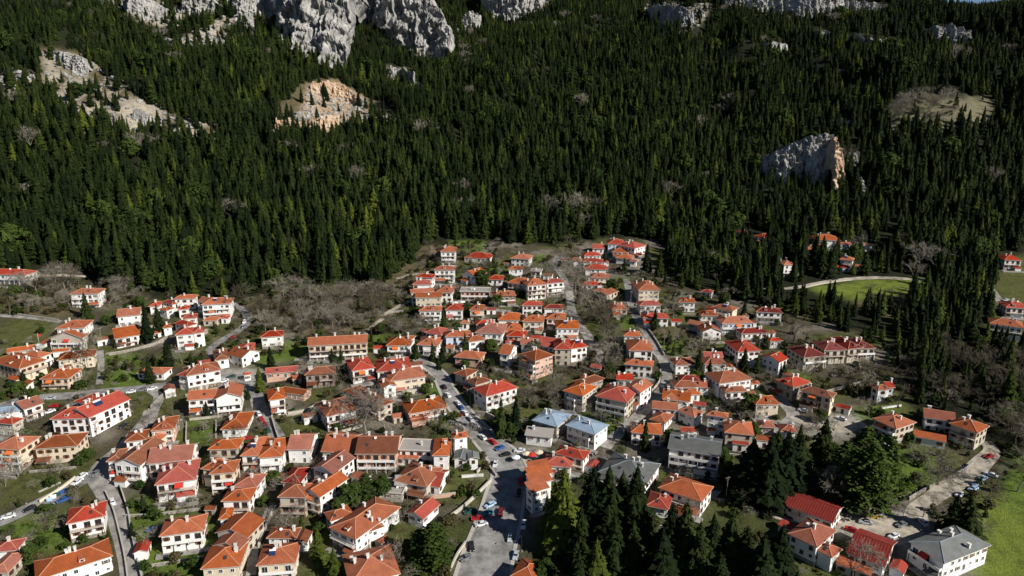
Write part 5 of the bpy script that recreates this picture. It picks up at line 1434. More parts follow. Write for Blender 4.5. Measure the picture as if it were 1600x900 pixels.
# low undergrowth: brambles, garden bushes, hedging
def rand_in(polyset, n):
    out = []
    for poly, m_ in polyset:
        xs_ = [q[0] for q in poly]; ys_ = [q[1] for q in poly]; P_ = place(sum(xs_)/len(xs_), sum(ys_)/len(ys_))
        c = 0; tr_ = 0
        while c < m_ and tr_ < m_*8:
            tr_ += 1; x_, y_ = rnd.uniform(min(xs_), max(xs_)), rnd.uniform(min(ys_), max(ys_))
            if not inpoly([x_], [y_], poly)[0]: continue
            u = place(x_, y_)
            if free(u[0], u[1], 0.3, 0.2): out.append((u[0], u[1])); c += 1
    return np.array(out)
gb = rand_in([(p_, int(n*0.9)) for p_, n, h_ in SCRUB]+[([(0, 440), (380, 470), (640, 470), (640, 860), (0, 860)], 110), ([(640, 400), (1100, 430), (1360, 560), (1300, 700), (640, 700)], 210), ([(640, 700), (1300, 700), (1240, 880), (640, 880)], 25)], 0)
scatter('small_leafless_trees', gb[:, 0], gb[:, 1], hz(gb[:, 0], gb[:, 1])-0.1, nrs.uniform(4.5, 9.5, len(gb)), [b_[0] for b_ in BARE], 'smaller leafless trees in the gardens and between the larger ones', (1.0, 1.5))
ge = rand_in([([(0, 440), (380, 470), (640, 470), (640, 860), (0, 860)], 45), ([(640, 400), (1100, 430), (1360, 560), (1300, 700), (640, 700)], 80), ([(1400, 540), (1640, 540), (1640, 700), (1440, 640)], 60), ([(372, 482), (430, 462), (600, 455), (636, 468), (600, 500), (470, 522)], 34), ([(25, 442), (130, 440), (110, 490), (10, 480)], 14)], 0)
scatter('small_evergreens', ge[:, 0], ge[:, 1], hz(ge[:, 0], ge[:, 1])-0.1, nrs.uniform(3.0, 8.5, len(ge)), [ROUND[0], ROUND[1], FIRS[0], FIRS[2]], 'small evergreens standing about the gardens and the right hand wood', (1.0, 1.6))
sc = rand_in([(p_, int(n*(1.4 if p_[0][0] > 1380 else 1.8))) for p_, n, h_ in SCRUB], 0)
sx, sy = sc[:, 0], sc[:, 1]
scatter('bramble_thicket', sx, sy, hz(sx, sy)-0.1, nrs.uniform(2.0, 4.5, len(sx)), [SHRUB[0][0], SHRUB[1][0], leafy_crown(71, 260, mat='scrub', size=0.09)], 'brown leafless brambles and bushes of the thickets', (1.3, 2.2))
vx = nrs.uniform(-330, 420, 16000); vy = nrs.uniform(185, 560, 16000); vz = hz(vx, vy); qx, qy, qd = project(vx, vy, vz)
k = inpoly(qx, qy, VILLAGE) & (fbm(vx/22, vy/22, 3) > -0.12)
for poly in ([(1310, 800), (1430, 795), (1460, 830), (1420, 880), (1320, 850)], [(760, 690), (860, 700), (860, 780), (830, 900), (700, 900), (760, 760)], [(1560, 760), (1700, 740), (1700, 1000), (1540, 1000), (1530, 850)], [(345, 575), (400, 572), (420, 600), (345, 604)], [(1262, 452), (1320, 440), (1445, 432), (1450, 448), (1400, 468), (1285, 462)], [(1200, 660), (1330, 645), (1345, 660), (1300, 690), (1240, 670)]):
    k &= ~inpoly(qx, qy, poly)
ii = [i for i in np.nonzero(k)[0] if free(vx[i], vy[i], 0.2, 0.6)][:6500]
sx, sy = vx[ii], vy[ii]
scatter('garden_bushes', sx, sy, hz(sx, sy)-0.1, 0.8+4.2*nrs.rand(len(sx))**1.8, [leafy_crown(72, 220, mat='leaf', size=0.10), leafy_crown(73, 220, mat='scrub', size=0.10), SHRUB[0][0], SHRUB[1][0]], 'small bushes and shrubs scattered through the gardens', (0.9, 1.7), [0.42, 0.26, 0.17, 0.15])
# ------------------------------------------------------------------ crags
m, t, b = nt('grey_limestone'); p = geopos(t)
mp = t.nodes.new('ShaderNodeMapping'); mp.inputs['Scale'].default_value = (1, 1, 0.3); t.links.new(p, mp.inputs[0])
n1 = noise(t, 0.06, 6, mp.outputs[0], 0.65); n2 = noise(t, 0.35, 5, mp.outputs[0], 0.7)
col = ramp(t, n1, [(0.3, (0.17, 0.165, 0.155)), (0.5, (0.33, 0.32, 0.305)), (0.7, (0.48, 0.465, 0.44))])
col = mixrgb(t, ramp(t, n2, [(0.36, (1, 1, 1)), (0.52, (0, 0, 0))]), col, (0.10, 0.10, 0.085))
t.links.new(col, b.inputs['Base Color']); b.inputs['Roughness'].default_value = 0.95; bump(t, b, n2, 0.9, 1.5); M['rock'] = m
m, t, b = nt('rust_limestone'); p = geopos(t); n1 = noise(t, 0.12, 6, p, 0.65)
t.links.new(ramp(t, n1, [(0.3, (0.27, 0.17, 0.10)), (0.5, (0.42, 0.30, 0.20)), (0.7, (0.50, 0.45, 0.38))]), b.inputs['Base Color']); b.inputs['Roughness'].default_value = 0.95; bump(t, b, n1, 0.8, 1.5); M['rock_rust'] = m
def crag(prof, label, mat, seed, skew=0.0, fin=None, fwd=0.0):
    xs = np.array([q[0] for q in prof], float); T_ = np.array([q[1] for q in prof], float); B_ = np.array([q[2] for q in prof], float)
    W = xs[-1]-xs[0]; nu = max(50, int(W*1.5)); nv = 90
    U = np.linspace(xs[0], xs[-1], nu); tt = np.interp(U, xs, T_)+3.5*vnoise(U/7, seed+0.3)+2*vnoise(U/2.5, seed+9.3); bb = np.interp(U, xs, B_)
    base = np.array([place(u, b__+1.5) for u, b__ in zip(U, bb)])
    k = np.hanning(9); k /= k.sum()
    for c in (0, 1, 2): base[:, c] = np.convolve(np.pad(base[:, c], 4, 'edge'), k, 'valid')
    dd_ = base[:, 1]*cp-(base[:, 2]-CAMZ)*sp_
    H = np.maximum(bb-tt, 3)/FPX*dd_/cp*1.02
    X = np.zeros((nv, nu)); Y = X.copy(); Z = X.copy()
    for j in range(nv):
        v = j/(nv-1)*1.45
        if v <= 1: zf, yf = v, 0.55*v
        else: zf, yf = 1-(v-1)*0.55, 0.55+(v-1)*2.4
        X[j] = base[:, 0]; Y[j] = base[:, 1]+H*yf; Z[j] = base[:, 2]-2+(H+2)*zf
    s = float(np.mean(H)); sc_ = max(s*0.35, 5)
    if fwd: Y = Y-fwd; Z = Z-fwd*0.10
    if skew:
        xf = np.interp(fin, U, base[:, 0]); sh = np.where(base[:, 0] < xf, skew*(base[:, 0]-base[0, 0]), np.maximum(0, skew*(xf-base[0, 0])-2.2*(base[:, 0]-xf)))
        Y = Y-sh[None, :]; gz_ = hz(X[0], Y[0]); Z[:8] = np.minimum(Z[:8], gz_[None, :]-2+np.arange(8)[:, None]*(H[None, :]*0.08))
    A = (ridged(X/sc_+seed, Z/(sc_*3.2), 4))*s*0.13+fbm(X/(sc_*0.5), Z/(sc_*0.8)+seed, 4)*s*0.08+ridged(X/(sc_*0.22)+seed, (Z+X*0.4)/(sc_*0.7), 4)*s*0.06+np.round(fbm(X/(sc_*0.3), Z/(sc_*0.25)+seed, 3)*4)/4*s*0.09
    endf = np.clip(np.minimum(np.arange(nu), nu-1-np.arange(nu))/5.0, 0, 1)
    Y = Y-A*1.5*endf; Z = Z+A*0.35*endf*(np.arange(nv)/(nv-1)*1.45)[:, None].clip(0, 1); X = X+fbm(Y/12, Z/12+seed, 2)*s*0.05
    o = obj('crag', grid_mesh('crag', X, Y, Z, M[mat], False)); tag(o, label, 'crag')
for i, (lab, pr) in enumerate(ROCKS): crag(pr, lab, 'rock_rust' if 'rust coloured scar' in lab else 'rock', i*3.7+1, *((0.42, 1286) if 'split outcrop' in lab and 'pale' in lab else (0.0, None)))
crag([(1272, 250, 274), (1277, 224, 276), (1283, 208, 274), (1288, 210, 266), (1292, 232, 262)], 'rust coloured fin standing proud of the split outcrop', 'rock_rust', 5.5, 0, None, 37)  # rust rock whose colour also carries the sunlit edge of the outcrop

import bmesh
def boulder(seed):
    r_b = random.Random(seed); b_ = bmesh.new()
    for _ in range(16): b_.verts.new(Vector((r_b.gauss(0, 1), r_b.gauss(0, 1), r_b.gauss(0, .7))).normalized()*r_b.uniform(.35, .55))
    bmesh.ops.convex_hull(b_, input=b_.verts); me = bpy.data.meshes.new('boulder'); b_.to_mesh(me); b_.free(); me.materials.append(M['rock']); return me
sc_polys = [(q, 700) for c, q in COVER if c is C_SCREE]+[(q, 500) for c, q in COVER if c is C_RUST]
bp = []
for q, n_ in sc_polys:
    xs_ = [v[0] for v in q]; ys_ = [v[1] for v in q]; n_ = int(min(900, (max(xs_)-min(xs_))*(max(ys_)-min(ys_))*0.12))
    for _ in range(n_):
        x_, y_ = rnd.uniform(min(xs_), max(xs_)), rnd.uniform(min(ys_), max(ys_))
        if inpoly([x_], [y_], q)[0]: u = place(x_, y_); bp.append((u[0], u[1]))
bp = np.array(bp)
scatter('scree_boulders', bp[:, 0], bp[:, 1], hz(bp[:, 0], bp[:, 1])+0.2, 0.8+5.5*nrs.rand(len(bp))**3, [boulder(1), boulder(2), boulder(3)], 'pale broken boulders lying on the scree slopes', (0.9, 1.8))
# ------------------------------------------------------------------ cars
CARC = {'white': (0.72, 0.73, 0.74), 'silver': (0.42, 0.45, 0.48), 'pale blue': (0.40, 0.55, 0.72), 'red': (0.42, 0.02, 0.02), 'dark red': (0.18, 0.015, 0.02), 'black': (0.02, 0.02, 0.022), 'dark green': (0.02, 0.08, 0.07), 'blue': (0.03, 0.10, 0.30), 'grey': (0.16, 0.17, 0.18), 'teal': (0.03, 0.22, 0.26)}
for k_, c_ in CARC.items():
    mm = plain(k_.replace(' ', '_')+'_car_paint', c_, 0.25, 0.1, 0.05); M['car_'+k_] = mm
M['tyre'] = plain('tyre_rubber', (0.02, 0.02, 0.02), 0.9); M['rim'] = plain('wheel_rim', (0.45, 0.45, 0.47), 0.3, 0.8)
M['lamp'] = plain('lamp_lens', (0.8, 0.8, 0.75), 0.1); M['tail'] = plain('tail_lens', (0.4, 0.01, 0.01), 0.2)
def car_body(L=4.2, W=1.72, hatch=True):
    prof = [(-L/2, 0.35), (-L/2+0.02, 0.72), (-L/2+0.25, 0.88), (-L/2+1.15, 0.98), (-L/2+1.9, 1.40), (-L/2+2.3, 1.46), (-L/2+3.3, 1.44), (L/2-0.25 if hatch else L/2-0.8, 1.02), (L/2-0.04, 0.92), (L/2, 0.40)]
    mb = MB(); n = len(prof)
    ins = [0.04, 0.02, 0.06, 0.10, 0.26, 0.28, 0.28, 0.14, 0.05, 0.04]
    Lf = [(x, -W/2+i_, z) for (x, z), i_ in zip(prof, ins)]; Rt = [(x, W/2-i_, z) for (x, z), i_ in zip(prof, ins)]
    for k in range(n-1): mb.face([Lf[k], Rt[k], Rt[k+1], Lf[k+1]][::-1])
    belt = 0.93
    # sides in strips: sill .. belt at full width, glasshouse above
    for sd, P_ in ((-1, Lf), (1, Rt)):
        lo = [(x, sd*(W/2-0.03), 0.28) for x, z in prof]
        for k in range(n-1):
            q = [lo[k], lo[k+1], P_[k+1], P_[k]]
            mb.face(q if sd < 0 else q[::-1])
    mb.face([(x, y, 0.28) for x, y in ((-L/2, -W/2), (-L/2, W/2), (L/2, W/2), (L/2, -W/2))])
    mb.face([(-L/2, -W/2+.04, 0.28), (-L/2, W/2-.04, 0.28), Rt[0], Lf[0]]); mb.face([(L/2, -W/2+.04, 0.28), (L/2, W/2-.04, 0.28), Rt[-1], Lf[-1]][::-1])
    gl = MB()
    a = Lf; c = Rt; e = 0.015
    def lerp(p_, q_, f): return tuple(p_[i]+(q_[i]-p_[i])*f for i in range(3))
    def off(p_, d): return (p_[0]+d[0], p_[1]+d[1], p_[2]+d[2])
    gl.face([off(lerp(a[3], a[4], 0.1), (-e, .08, e)), off(lerp(a[3], a[4], 0.92), (-e, .05, e)), off(lerp(c[3], c[4], 0.92), (-e, -.05, e)), off(lerp(c[3], c[4], 0.1), (-e, -.08, e))])
    gl.face([off(lerp(a[6], a[7], 0.12), (e, .05, e)), off(lerp(a[6], a[7], 0.85), (e, .08, e)), off(lerp(c[6], c[7], 0.85), (e, -.08, e)), off(lerp(c[6], c[7], 0.12), (e, -.05, e))][::-1])
    for sd in (-1, 1):
        y = sd*(W/2-0.10); yt = sd*(W/2-0.235)
        pts = [(-L/2+1.35, y-sd*0.0, 0.98), (-L/2+1.95, yt, 1.34), (-L/2+3.2, yt, 1.37), (L/2-0.6, y, 1.0)]
        gl.face([(x, yy+sd*0.03, z) for x, yy, z in pts])
    return mb.mesh('body', [M['car_white']]), gl.mesh('windows', [M['glass']])
CB, CG = car_body(); SB, SG = car_body(4.6, 1.8, False)
tw = MB(); 
for k in range(12):
    a, c = k*math.tau/12, (k+1)*math.tau/12; R_ = 0.32
    P1 = [(R_*math.cos(v), y_, R_*math.sin(v)) for v, y_ in ((a, -0.1), (c, -0.1), (c, 0.1), (a, 0.1))]; tw.face(P1[::-1])
    for sd in (-1, 1):
        q = [(R_*math.cos(a), sd*.1, R_*math.sin(a)), (R_*math.cos(c), sd*.1, R_*math.sin(c)), (0.19*math.cos(c), sd*.1, 0.19*math.sin(c)), (0.19*math.cos(a), sd*.1, 0.19*math.sin(a))]
        tw.face(q if sd > 0 else q[::-1])
TW = tw.mesh('tyre', [M['tyre']])
rw = MB()
for sd in (-1, 1): rw.face([(0.19*math.cos(k*math.tau/10), sd*.085, 0.19*math.sin(k*math.tau/10)) for k in range(10)][::-sd])
RW = rw.mesh('rim', [M['rim']])
hl_ = MB(); hl_.box(-0.05, 0.04, -0.18, 0.18, -0.07, 0.07); HL = hl_.mesh('headlight', [M['lamp']]); HT = hl_.mesh('tail_light', [M['tail']])
def make_car(body, glass, L, W, x, y, ang, col, label):
    z = float(hz(x, y))+0.13; e = empty('parked_car', (x, y, z), ang)
    # tilt with the street
    g1 = (hz(x+math.cos(ang)*2, y+math.sin(ang)*2)-hz(x-math.cos(ang)*2, y-math.sin(ang)*2))/4
    e.rotation_euler = (0, -math.atan(float(g1)), ang)
    bo = obj('body', body, e); bo.material_slots[0].link = 'OBJECT'; bo.material_slots[0].material = M['car_'+col]
    obj('windows', glass, e)
    for sx_ in (-L/2+0.75, L/2-0.8):
        for sy_ in (-W/2+0.08, W/2-0.08):
            w = empty('wheel', (0, 0, 0)); w.parent = e; w.location = (sx_, sy_, 0.32); obj('tyre', TW, w); obj('rim', RW, w)
    for sy_ in (-0.6, 0.6):
        o = obj('headlight', HL, e, (-L/2, sy_, 0.68)); o = obj('tail_light', HT, e, (L/2, sy_, 0.78))
    tag(e, label, 'car', 'cars parked and driving in the village')
CARS = """
737,856,735,840|black|at the kerb low on the main street
797,842,798,826|silver|on the right lane low on the main street
766,791,775,786|pale blue|angled, uppermost in the main street parking
762,804,772,800|teal|angled beside the pale blue one in the main street parking
782,803,783,793|dark red|small, near the middle of the main street
811,772,812,756|black|at the right kerb of the main street in shade
735,801,745,798|dark green|at the left end of the main street parking
746,812,755,811|red|low in the main street parking
752,821,760,819|white|below the red one in the main street parking
728,874,738,868|grey|at the lower left kerb of the main street
814,754,815,742|red|entering the square from the right kerb
774,727,776,718|white|striped by shade beside the chapel
769,692,778,698|red|at the corner of the square under two slim firs
754,685,762,692|white|left of the red one at the square corner
700,619,706,626|white|highest on the winding street above the square
720,638,728,647|blue|in the row of the winding street, top
727,647,734,655|white|in the row of the winding street, second
735,656,742,664|silver|in the row of the winding street, third
742,665,749,672|white|in the row of the winding street, last
715,650,723,652|dark red|across the street from the row
707,663,716,668|grey|beside the long low building's end
404,648,409,656|white|top of the line beside the slim white house
409,657,413,664|red|second in the line beside the slim white house
414,665,418,672|dark red|third in the line beside the slim white house
419,674,424,682|dark green|last in the line beside the slim white house
384,687,396,685|red|on the terrace street above the twin-hipped townhouse
193,667,204,659|black|at the hotel's lower side
85,636,97,636|red|parked behind the hotel, left
78,645,90,641|white|with its nose to the hotel garden
127,620,137,619|grey|on the street above the hotel roof
79,624,92,623|silver|left on the street above the hotel
205,614,217,612|white|on the upper street right of the hotel
238,609,250,606|white|at the upper street bend right of the hotel
222,611,232,609|grey|between the two white ones on the upper street
12,620,24,618|dark red|far left on the upper street
18,613,30,612|black|behind the dark red one, far left
121,755,131,748|white|front of the two by the blue containers
128,746,138,740|white|rear of the two by the blue containers
100,783,112,778|blue|in the line below the containers
47,797,58,792|black|low on the left street by the bush
14,809,26,806|white|lowest on the left street
76,793,88,787|grey|beside the small round bush
240,829,250,827|blue|shaded on the garden grass, lower left
1254,643,1265,645|silver|in the shade before the long cream block
1181,650,1190,656|teal|on the grass beside the compact hipped cube
1314,656,1326,660|white|below the blank end wall
1305,588,1317,586|grey|in the shade of the stepped chalets
1396,840,1405,836|white|near the broad red ribbed roof
1441,818,1448,825|white|at the yard exit beside the slate roofed house
1535,750,1548,744|pale blue|largest of the meadow side trio
1527,758,1539,752|pale blue|middle of the meadow side trio
1520,766,1532,761|pale blue|lowest of the meadow side trio
1548,744,1559,748|white|just above the meadow side trio
1545,715,1556,712|red|small, at the top of the hotel drive
382,504,384,497|white|on the curving lane, upper
381,512,383,505|silver|on the curving lane, lower
365,528,376,524|red|at the foot of the curving lane
912,506,918,512|black|on the street by the stream
1037,603,1038,595|silver|on the lane bend east of the pension group
1565,481,1572,484|white|at the right edge between the houses
1571,470,1580,468|silver|upper one at the right edge between the houses
790,712,800,710|black|in the middle of the square
812,706,822,706|white|before the market front
836,718,845,722|grey|beside the market awnings
818,822,820,808|white|at the right kerb halfway down the main street
806,870,809,856|silver|at the right kerb near the bottom of the main street
822,744,821,732|dark green|in the shade by the sawtooth market
781,702,789,698|blue|crossing the square
716,632,722,640|white|uphill of the parked row on the winding street
694,606,699,613|black|uphill of the highest white car on the winding street
1352,818,1364,820|silver|on the yard before the play towers
1408,822,1418,818|grey|on the yard beyond the white ones
1330,830,1342,834|red|on the yard beside the pink roofed house
1500,775,1511,770|white|below the meadow side trio
352,604,362,602|silver|at the lower side of the paved car park
150,742,158,736|grey|at the pale lane junction
176,786,180,796|white|on the pale lane
1305,437,1315,436|black|on the road above the bright lawn
350,597,360,594|white|at the left of the paved car park
362,590,372,590|dark green|at the middle of the paved car park
"""
for i, ln in enumerate(CARS.strip().splitlines()):
    a, c_, lab = ln.split('|'); q = [float(v) for v in a.split(',')]
    P = place(q[0], q[1]); Q = place(q[2], q[3]); ang = math.atan2(Q[1]-P[1], Q[0]-P[0])
    make_car(*((CB, CG, 4.2, 1.72) if i % 2 else (SB, SG, 4.6, 1.8)), P[0], P[1], ang, c_, f"{c_} car {lab}")

# ------------------------------------------------------------------ walls, poles, lamps, containers, play things
def wall_line(px, h, mat, label, name='stone_wall', cap=True, th=0.35, cat='wall'):
    ln = smooth_line([(*place(x, y)[:2], 1.0) for x, y in px], 2.0); mb = MB(); cb = MB()
    for i in range(len(ln)-1):
        (x0, y0, _), (x1, y1, _) = ln[i], ln[i+1]; n = math.hypot(x1-x0, y1-y0) or 1; ox, oy = -(y1-y0)/n*th/2, (x1-x0)/n*th/2
        za, zb = float(hz(x0, y0)), float(hz(x1, y1))
        def blk(M_, za0, za1, zb0, zb1, k):
            v = [(x0-ox*k, y0-oy*k, za0), (x1-ox*k, y1-oy*k, zb0), (x1+ox*k, y1+oy*k, zb0), (x0+ox*k, y0+oy*k, za0), (x0-ox*k, y0-oy*k, za1), (x1-ox*k, y1-oy*k, zb1), (x1+ox*k, y1+oy*k, zb1), (x0+ox*k, y0+oy*k, za1)]
            for f_ in ((0, 1, 5, 4), (2, 3, 7, 6), (4, 5, 6, 7)): M_.face([v[j] for j in f_])
            if i == 0: M_.face([v[j] for j in (3, 0, 4, 7)])
            if i == len(ln)-2: M_.face([v[j] for j in (1, 2, 6, 5)])
        blk(mb, za-0.6, za+h, zb-0.6, zb+h, 1); blk(cb, za+h+0.002, za+h+0.12, zb+h+0.002, zb+h+0.12, 1.35)
    P0 = ln[0]; e = empty(name, (P0[0], P0[1], float(hz(P0[0], P0[1])))); T = Matrix.Translation(-e.location)
    for nm, b_, m_ in (('wall', mb, mat), ('coping', cb, M['kerb'])):
        if nm == 'coping' and not cap: continue
        me = b_.mesh(nm, [m_]); me.transform(T); obj(nm, me, e)
    tag(e, label, cat)
WALLS = [([(165, 770), (178, 800), (186, 830), (195, 870), (200, 905)], 1.0, 's', 'low stone wall on the left side of the pale lane'), ([(186, 755), (200, 800), (206, 835), (216, 880), (222, 905)], 1.2, 's', 'stone wall on the right side of the pale lane'),
 ([(195, 808), (240, 806), (290, 800), (330, 795)], 0.9, 's', 'stone wall along the path above the lower left garden'), ([(62, 786), (85, 772), (100, 762), (118, 748)], 1.2, 'c', 'cream wall behind the containers'),
 ([(170, 556), (200, 550), (240, 540), (262, 528)], 1.3, 's', 'stone terrace wall above the left lawn'), ([(105, 430), (80, 431), (45, 432)], 1.0, 'c', 'low wall beside the far left forest road'), ([(20, 492), (50, 496), (92, 502)], 1.2, 's', 'wall under the far left thicket'),
 ([(236, 640), (250, 625), (262, 615)], 1.8, 's', 'retaining wall beside the walled bare tree'), ([(338, 660), (338, 690)], 1.2, 's', 'short wall at the plot under the twin wings'), ([(292, 655), (291, 692)], 1.2, 's', 'left wall of the plot under the twin wings'),
 ([(425, 655), (430, 672), (436, 690)], 1.3, 's', 'wall at the dry garden by the parked cars'), ([(450, 648), (480, 642), (500, 630)], 1.2, 'y', 'garden wall under the slim white house'), ([(700, 812), (722, 796), (745, 775), (768, 752)], 1.4, 'y', 'stone wall rising to the street bend'),
 ([(700, 900), (715, 868), (728, 850)], 1.2, 'y', 'pale wall at the bottom left of the main street'), ([(668, 780), (690, 778), (712, 775)], 1.6, 'k', 'tiled garden wall beside the low red slope'), ([(742, 650), (760, 652), (775, 660)], 2.4, 's', 'high retaining wall below the big white side wall'),
 ([(636, 618), (660, 612), (676, 606)], 2.2, 'y', 'terrace wall below the square windowed house'), ([(1124, 785), (1160, 782), (1205, 796)], 1.2, 's', 'roadside wall below the dark fir mass'), ([(1420, 782), (1440, 770), (1460, 760)], 1.3, 's', 'stone wall rising to the far right hotel'),
 ([(1496, 744), (1510, 736), (1520, 728)], 1.8, 's', 'ochre stone wall at the hotel drive'), ([(1262, 622), (1300, 612), (1345, 600)], 1.4, 's', 'wall below the stepped chalets'), ([(1010, 512), (1026, 535), (1038, 556)], 1.1, 's', 'long wall beside the steep concrete lane'),
 ([(998, 520), (1012, 540), (1024, 558)], 0.8, 'y', 'low kerb wall left of the steep concrete lane'), ([(1018, 612), (1030, 598), (1032, 580)], 1.2, 'y', 'wall at the lane bend'), ([(910, 695), (925, 680), (935, 664)], 1.0, 's', 'wall beside the lower concrete lane'),
 ([(430, 792), (418, 820), (404, 856)], 1.4, 'y', 'wall of the alley beside the stepped row'), ([(745, 740), (760, 728), (775, 745)], 1.1, 'y', 'curved wall at the street bend'), ([(1258, 450), (1290, 443), (1330, 438)], 0.9, 'y', 'low wall of the road above the bright lawn'),
 ([(505, 562), (540, 568), (575, 570)], 1.3, 'y', 'long wall below the cream-fronted block'), ([(600, 492), (622, 488), (650, 488)], 1.0, 's', 'wall near the small road kiosk'), ([(822, 491), (850, 494), (880, 492)], 1.0, 'y', 'wall along the upper village street'),
 ([(920, 650), (950, 656), (975, 668)], 1.2, 's', 'wall before the pension group hedge'), ([(1205, 662), (1225, 672), (1240, 684)], 1.0, 's', 'wall by the drive of the compact hipped cube'), ([(60, 770), (95, 755)], 0.5, 's', 'short low wall across the lower left meadow')]
for px_, h, mt, lab in WALLS: wall_line(px_, h, M[mt], lab)
wall_line([(905, 648), (935, 654), (972, 664)], 1.5, M['leaf'], 'clipped dark hedge before the pension group', 'hedge', False, 1.3, 'hedge')
wall_line([(1132, 706), (1136, 722), (1134, 736)], 2.4, M['leaf'], 'tall clipped hedge beside the slate semi-detached pair', 'hedge', False, 2.0, 'hedge')
r_ = random.Random(99)
for k_, h_ in enumerate(HOUSES):
    root, F_, W_, D_, hh, an = h_
    if r_.random() > 0.5 or hh < 4.2 or F_[1] > 620: continue
    c_, s_ = math.cos(an), math.sin(an); o_ = r_.uniform(2.6, 5.0); mb = MB(); cb = MB()
    w0, w1 = -W_/2-r_.uniform(0, 3), W_/2+r_.uniform(0, 3); N_ = 5; bad = False; pts = []
    for i in range(N_+1):
        u = w0+(w1-w0)*i/N_; x_ = F_[0]+c_*u+s_*o_; y_ = F_[1]+s_*u-c_*o_
        if not free(x_, y_, 0.3, 0.4): bad = True
        pts.append((u, -o_, float(hz(x_, y_))-root.location.z))
    if bad: continue
    hg = r_.uniform(0.7, 1.3)
    for a_, b_ in zip(pts, pts[1:]):
        z_ = max(a_[2], b_[2]); mb.box(a_[0], b_[0]-0.01, a_[1]-0.18, a_[1]+0.18, min(a_[2], b_[2])-0.8, z_+hg); cb.box(a_[0]-0.02, b_[0]-0.03, a_[1]-0.24, a_[1]+0.24, z_+hg+0.002, z_+hg+0.1)
    e = empty('garden_wall', tuple(root.location), an); obj('wall', mb.mesh('wall', [M[r_.choice('ssyw')]]), e); obj('coping', cb.mesh('coping', [M['kerb']]), e)
    tag(e, ' '.join(('low garden wall in front of the house '+HLOC[k_]).split()[:16]), 'wall')
def lamp_mesh():
    a = MB(); a.bar((0, 0, -0.3), (0, 0, 6.0), 0.08, 0, 6, 0.05); a.bar((0, 0, 6.0), (0.5, 0, 6.6), 0.045, 0, 5); a.bar((0.5, 0, 6.6), (1.3, 0, 6.7), 0.04, 0, 5)
    c = MB(); c.box(1.1, 1.75, -0.13, 0.13, 6.62, 6.75); d = MB(); d.box(-0.18, 0.18, -0.18, 0.18, -0.2, 0.35)
    return a.mesh('pole', [M['dark']]), c.mesh('lamp_head', [M['dark']]), d.mesh('base', [M['kerb']])
LM = lamp_mesh()
for x_, y_, lab in ((41, 787, 'on the lower left meadow edge'), (91, 762, 'by the containers on the left'), (26, 806, 'lowest on the left street'), (142, 742, 'at the pale lane junction'), (745, 835, 'at the left kerb low on the main street'), (822, 800, 'at the right kerb of the main street'),
                   (775, 740, 'on the street bend by the chapel'), (735, 640, 'on the winding street with the parked row'), (203, 592, 'on the green lawn above the upper street'), (160, 600, 'beside the narrow left lane'), (815, 862, 'at the right kerb at the bottom'), (425, 668, 'beside the line of parked cars'), (1315, 445, 'beside the bright lawn'), (1455, 800, 'at the yard entrance')):
    P = place(x_, y_); e = empty('street_lamp', (P[0], P[1], float(hz(P[0], P[1]))), rnd.uniform(0, 6.28))
    for n_, me_ in zip(('pole', 'lamp_head', 'base'), LM): obj(n_, me_, e)
    tag(e, 'grey curved street lamp '+lab, 'street lamp', 'street lamps of the village')
ub = MB(); ub.bar((0, 0, -0.5), (0, 0, 10.5), 0.15, 0, 7, 0.10); uc = MB(); uc.box(-0.9, 0.9, -0.06, 0.06, 9.7, 9.85); uc.box(-0.6, 0.6, -0.06, 0.06, 9.0, 9.12); ui = MB()
for x_ in (-0.8, -0.4, 0.4, 0.8): ui.bar((x_, 0, 9.85), (x_, 0, 10.1), 0.05, 0, 5)
UP = (ub.mesh('pole', [M['twig']]), uc.mesh('crossarm', [M['bark']]), ui.mesh('insulator', [M['white_sheet']]))
for x_, y_, lab in ((1134, 784, 'by the lower track crossing'), (1186, 548, 'above the bright uphill house'), (1037, 545, 'on the brown lawn'), (706, 720, 'beside the chapel'), (985, 480, 'at the top of the steep lane'), (820, 585, 'near the pink guesthouse'), (160, 540, 'beside the left lane bend')):
    P = place(x_, y_); e = empty('utility_pole', (P[0], P[1], float(hz(P[0], P[1]))), rnd.uniform(-.5, .5))
    for n_, me_ in zip(('pole', 'crossarm', 'insulator'), UP): obj(n_, me_, e)
    tag(e, 'wooden utility pole '+lab, 'utility pole', 'utility poles of the village')
def container(x_, y_, col, lab):
    P = place(x_, y_); e = empty('waste_container', (P[0], P[1], float(hz(P[0], P[1]))+0.1), 0.5)
    b1 = MB(); b1.box(-0.9, 0.9, -0.5, 0.5, 0.15, 1.15); b2 = MB()
    b2.face([(-0.95, -0.55, 1.16), (0.95, -0.55, 1.16), (0.95, 0, 1.5), (-0.95, 0, 1.5)]); b2.face([(-0.95, 0, 1.5), (0.95, 0, 1.5), (0.95, 0.55, 1.16), (-0.95, 0.55, 1.16)])
    for s_ in (-.95, .95): b2.face([(s_, -0.55, 1.16), (s_, 0.55, 1.16), (s_, 0, 1.5)])
    obj('bin_body', b1.mesh('bin_body', [M['car_'+col]]), e); obj('lid', b2.mesh('lid', [M['car_'+col]]), e)
    for s_ in (-.7, .7): w_ = obj('wheel', TW, e, (s_, -0.45, 0.16)); w_.scale = (.45, .5, .45)
    tag(e, lab, 'waste container')
for x_, y_, c_, lab in ((104, 768, 'blue', 'blue waste container nearest the two white cars'), (97, 772, 'blue', 'blue waste container in the middle of the row'), (90, 775, 'dark green', 'green waste container in the row on the left'), (84, 779, 'white', 'white waste container in the row on the left'), (78, 783, 'pale blue', 'pale blue waste container ending the row')): container(x_, y_, c_, lab)
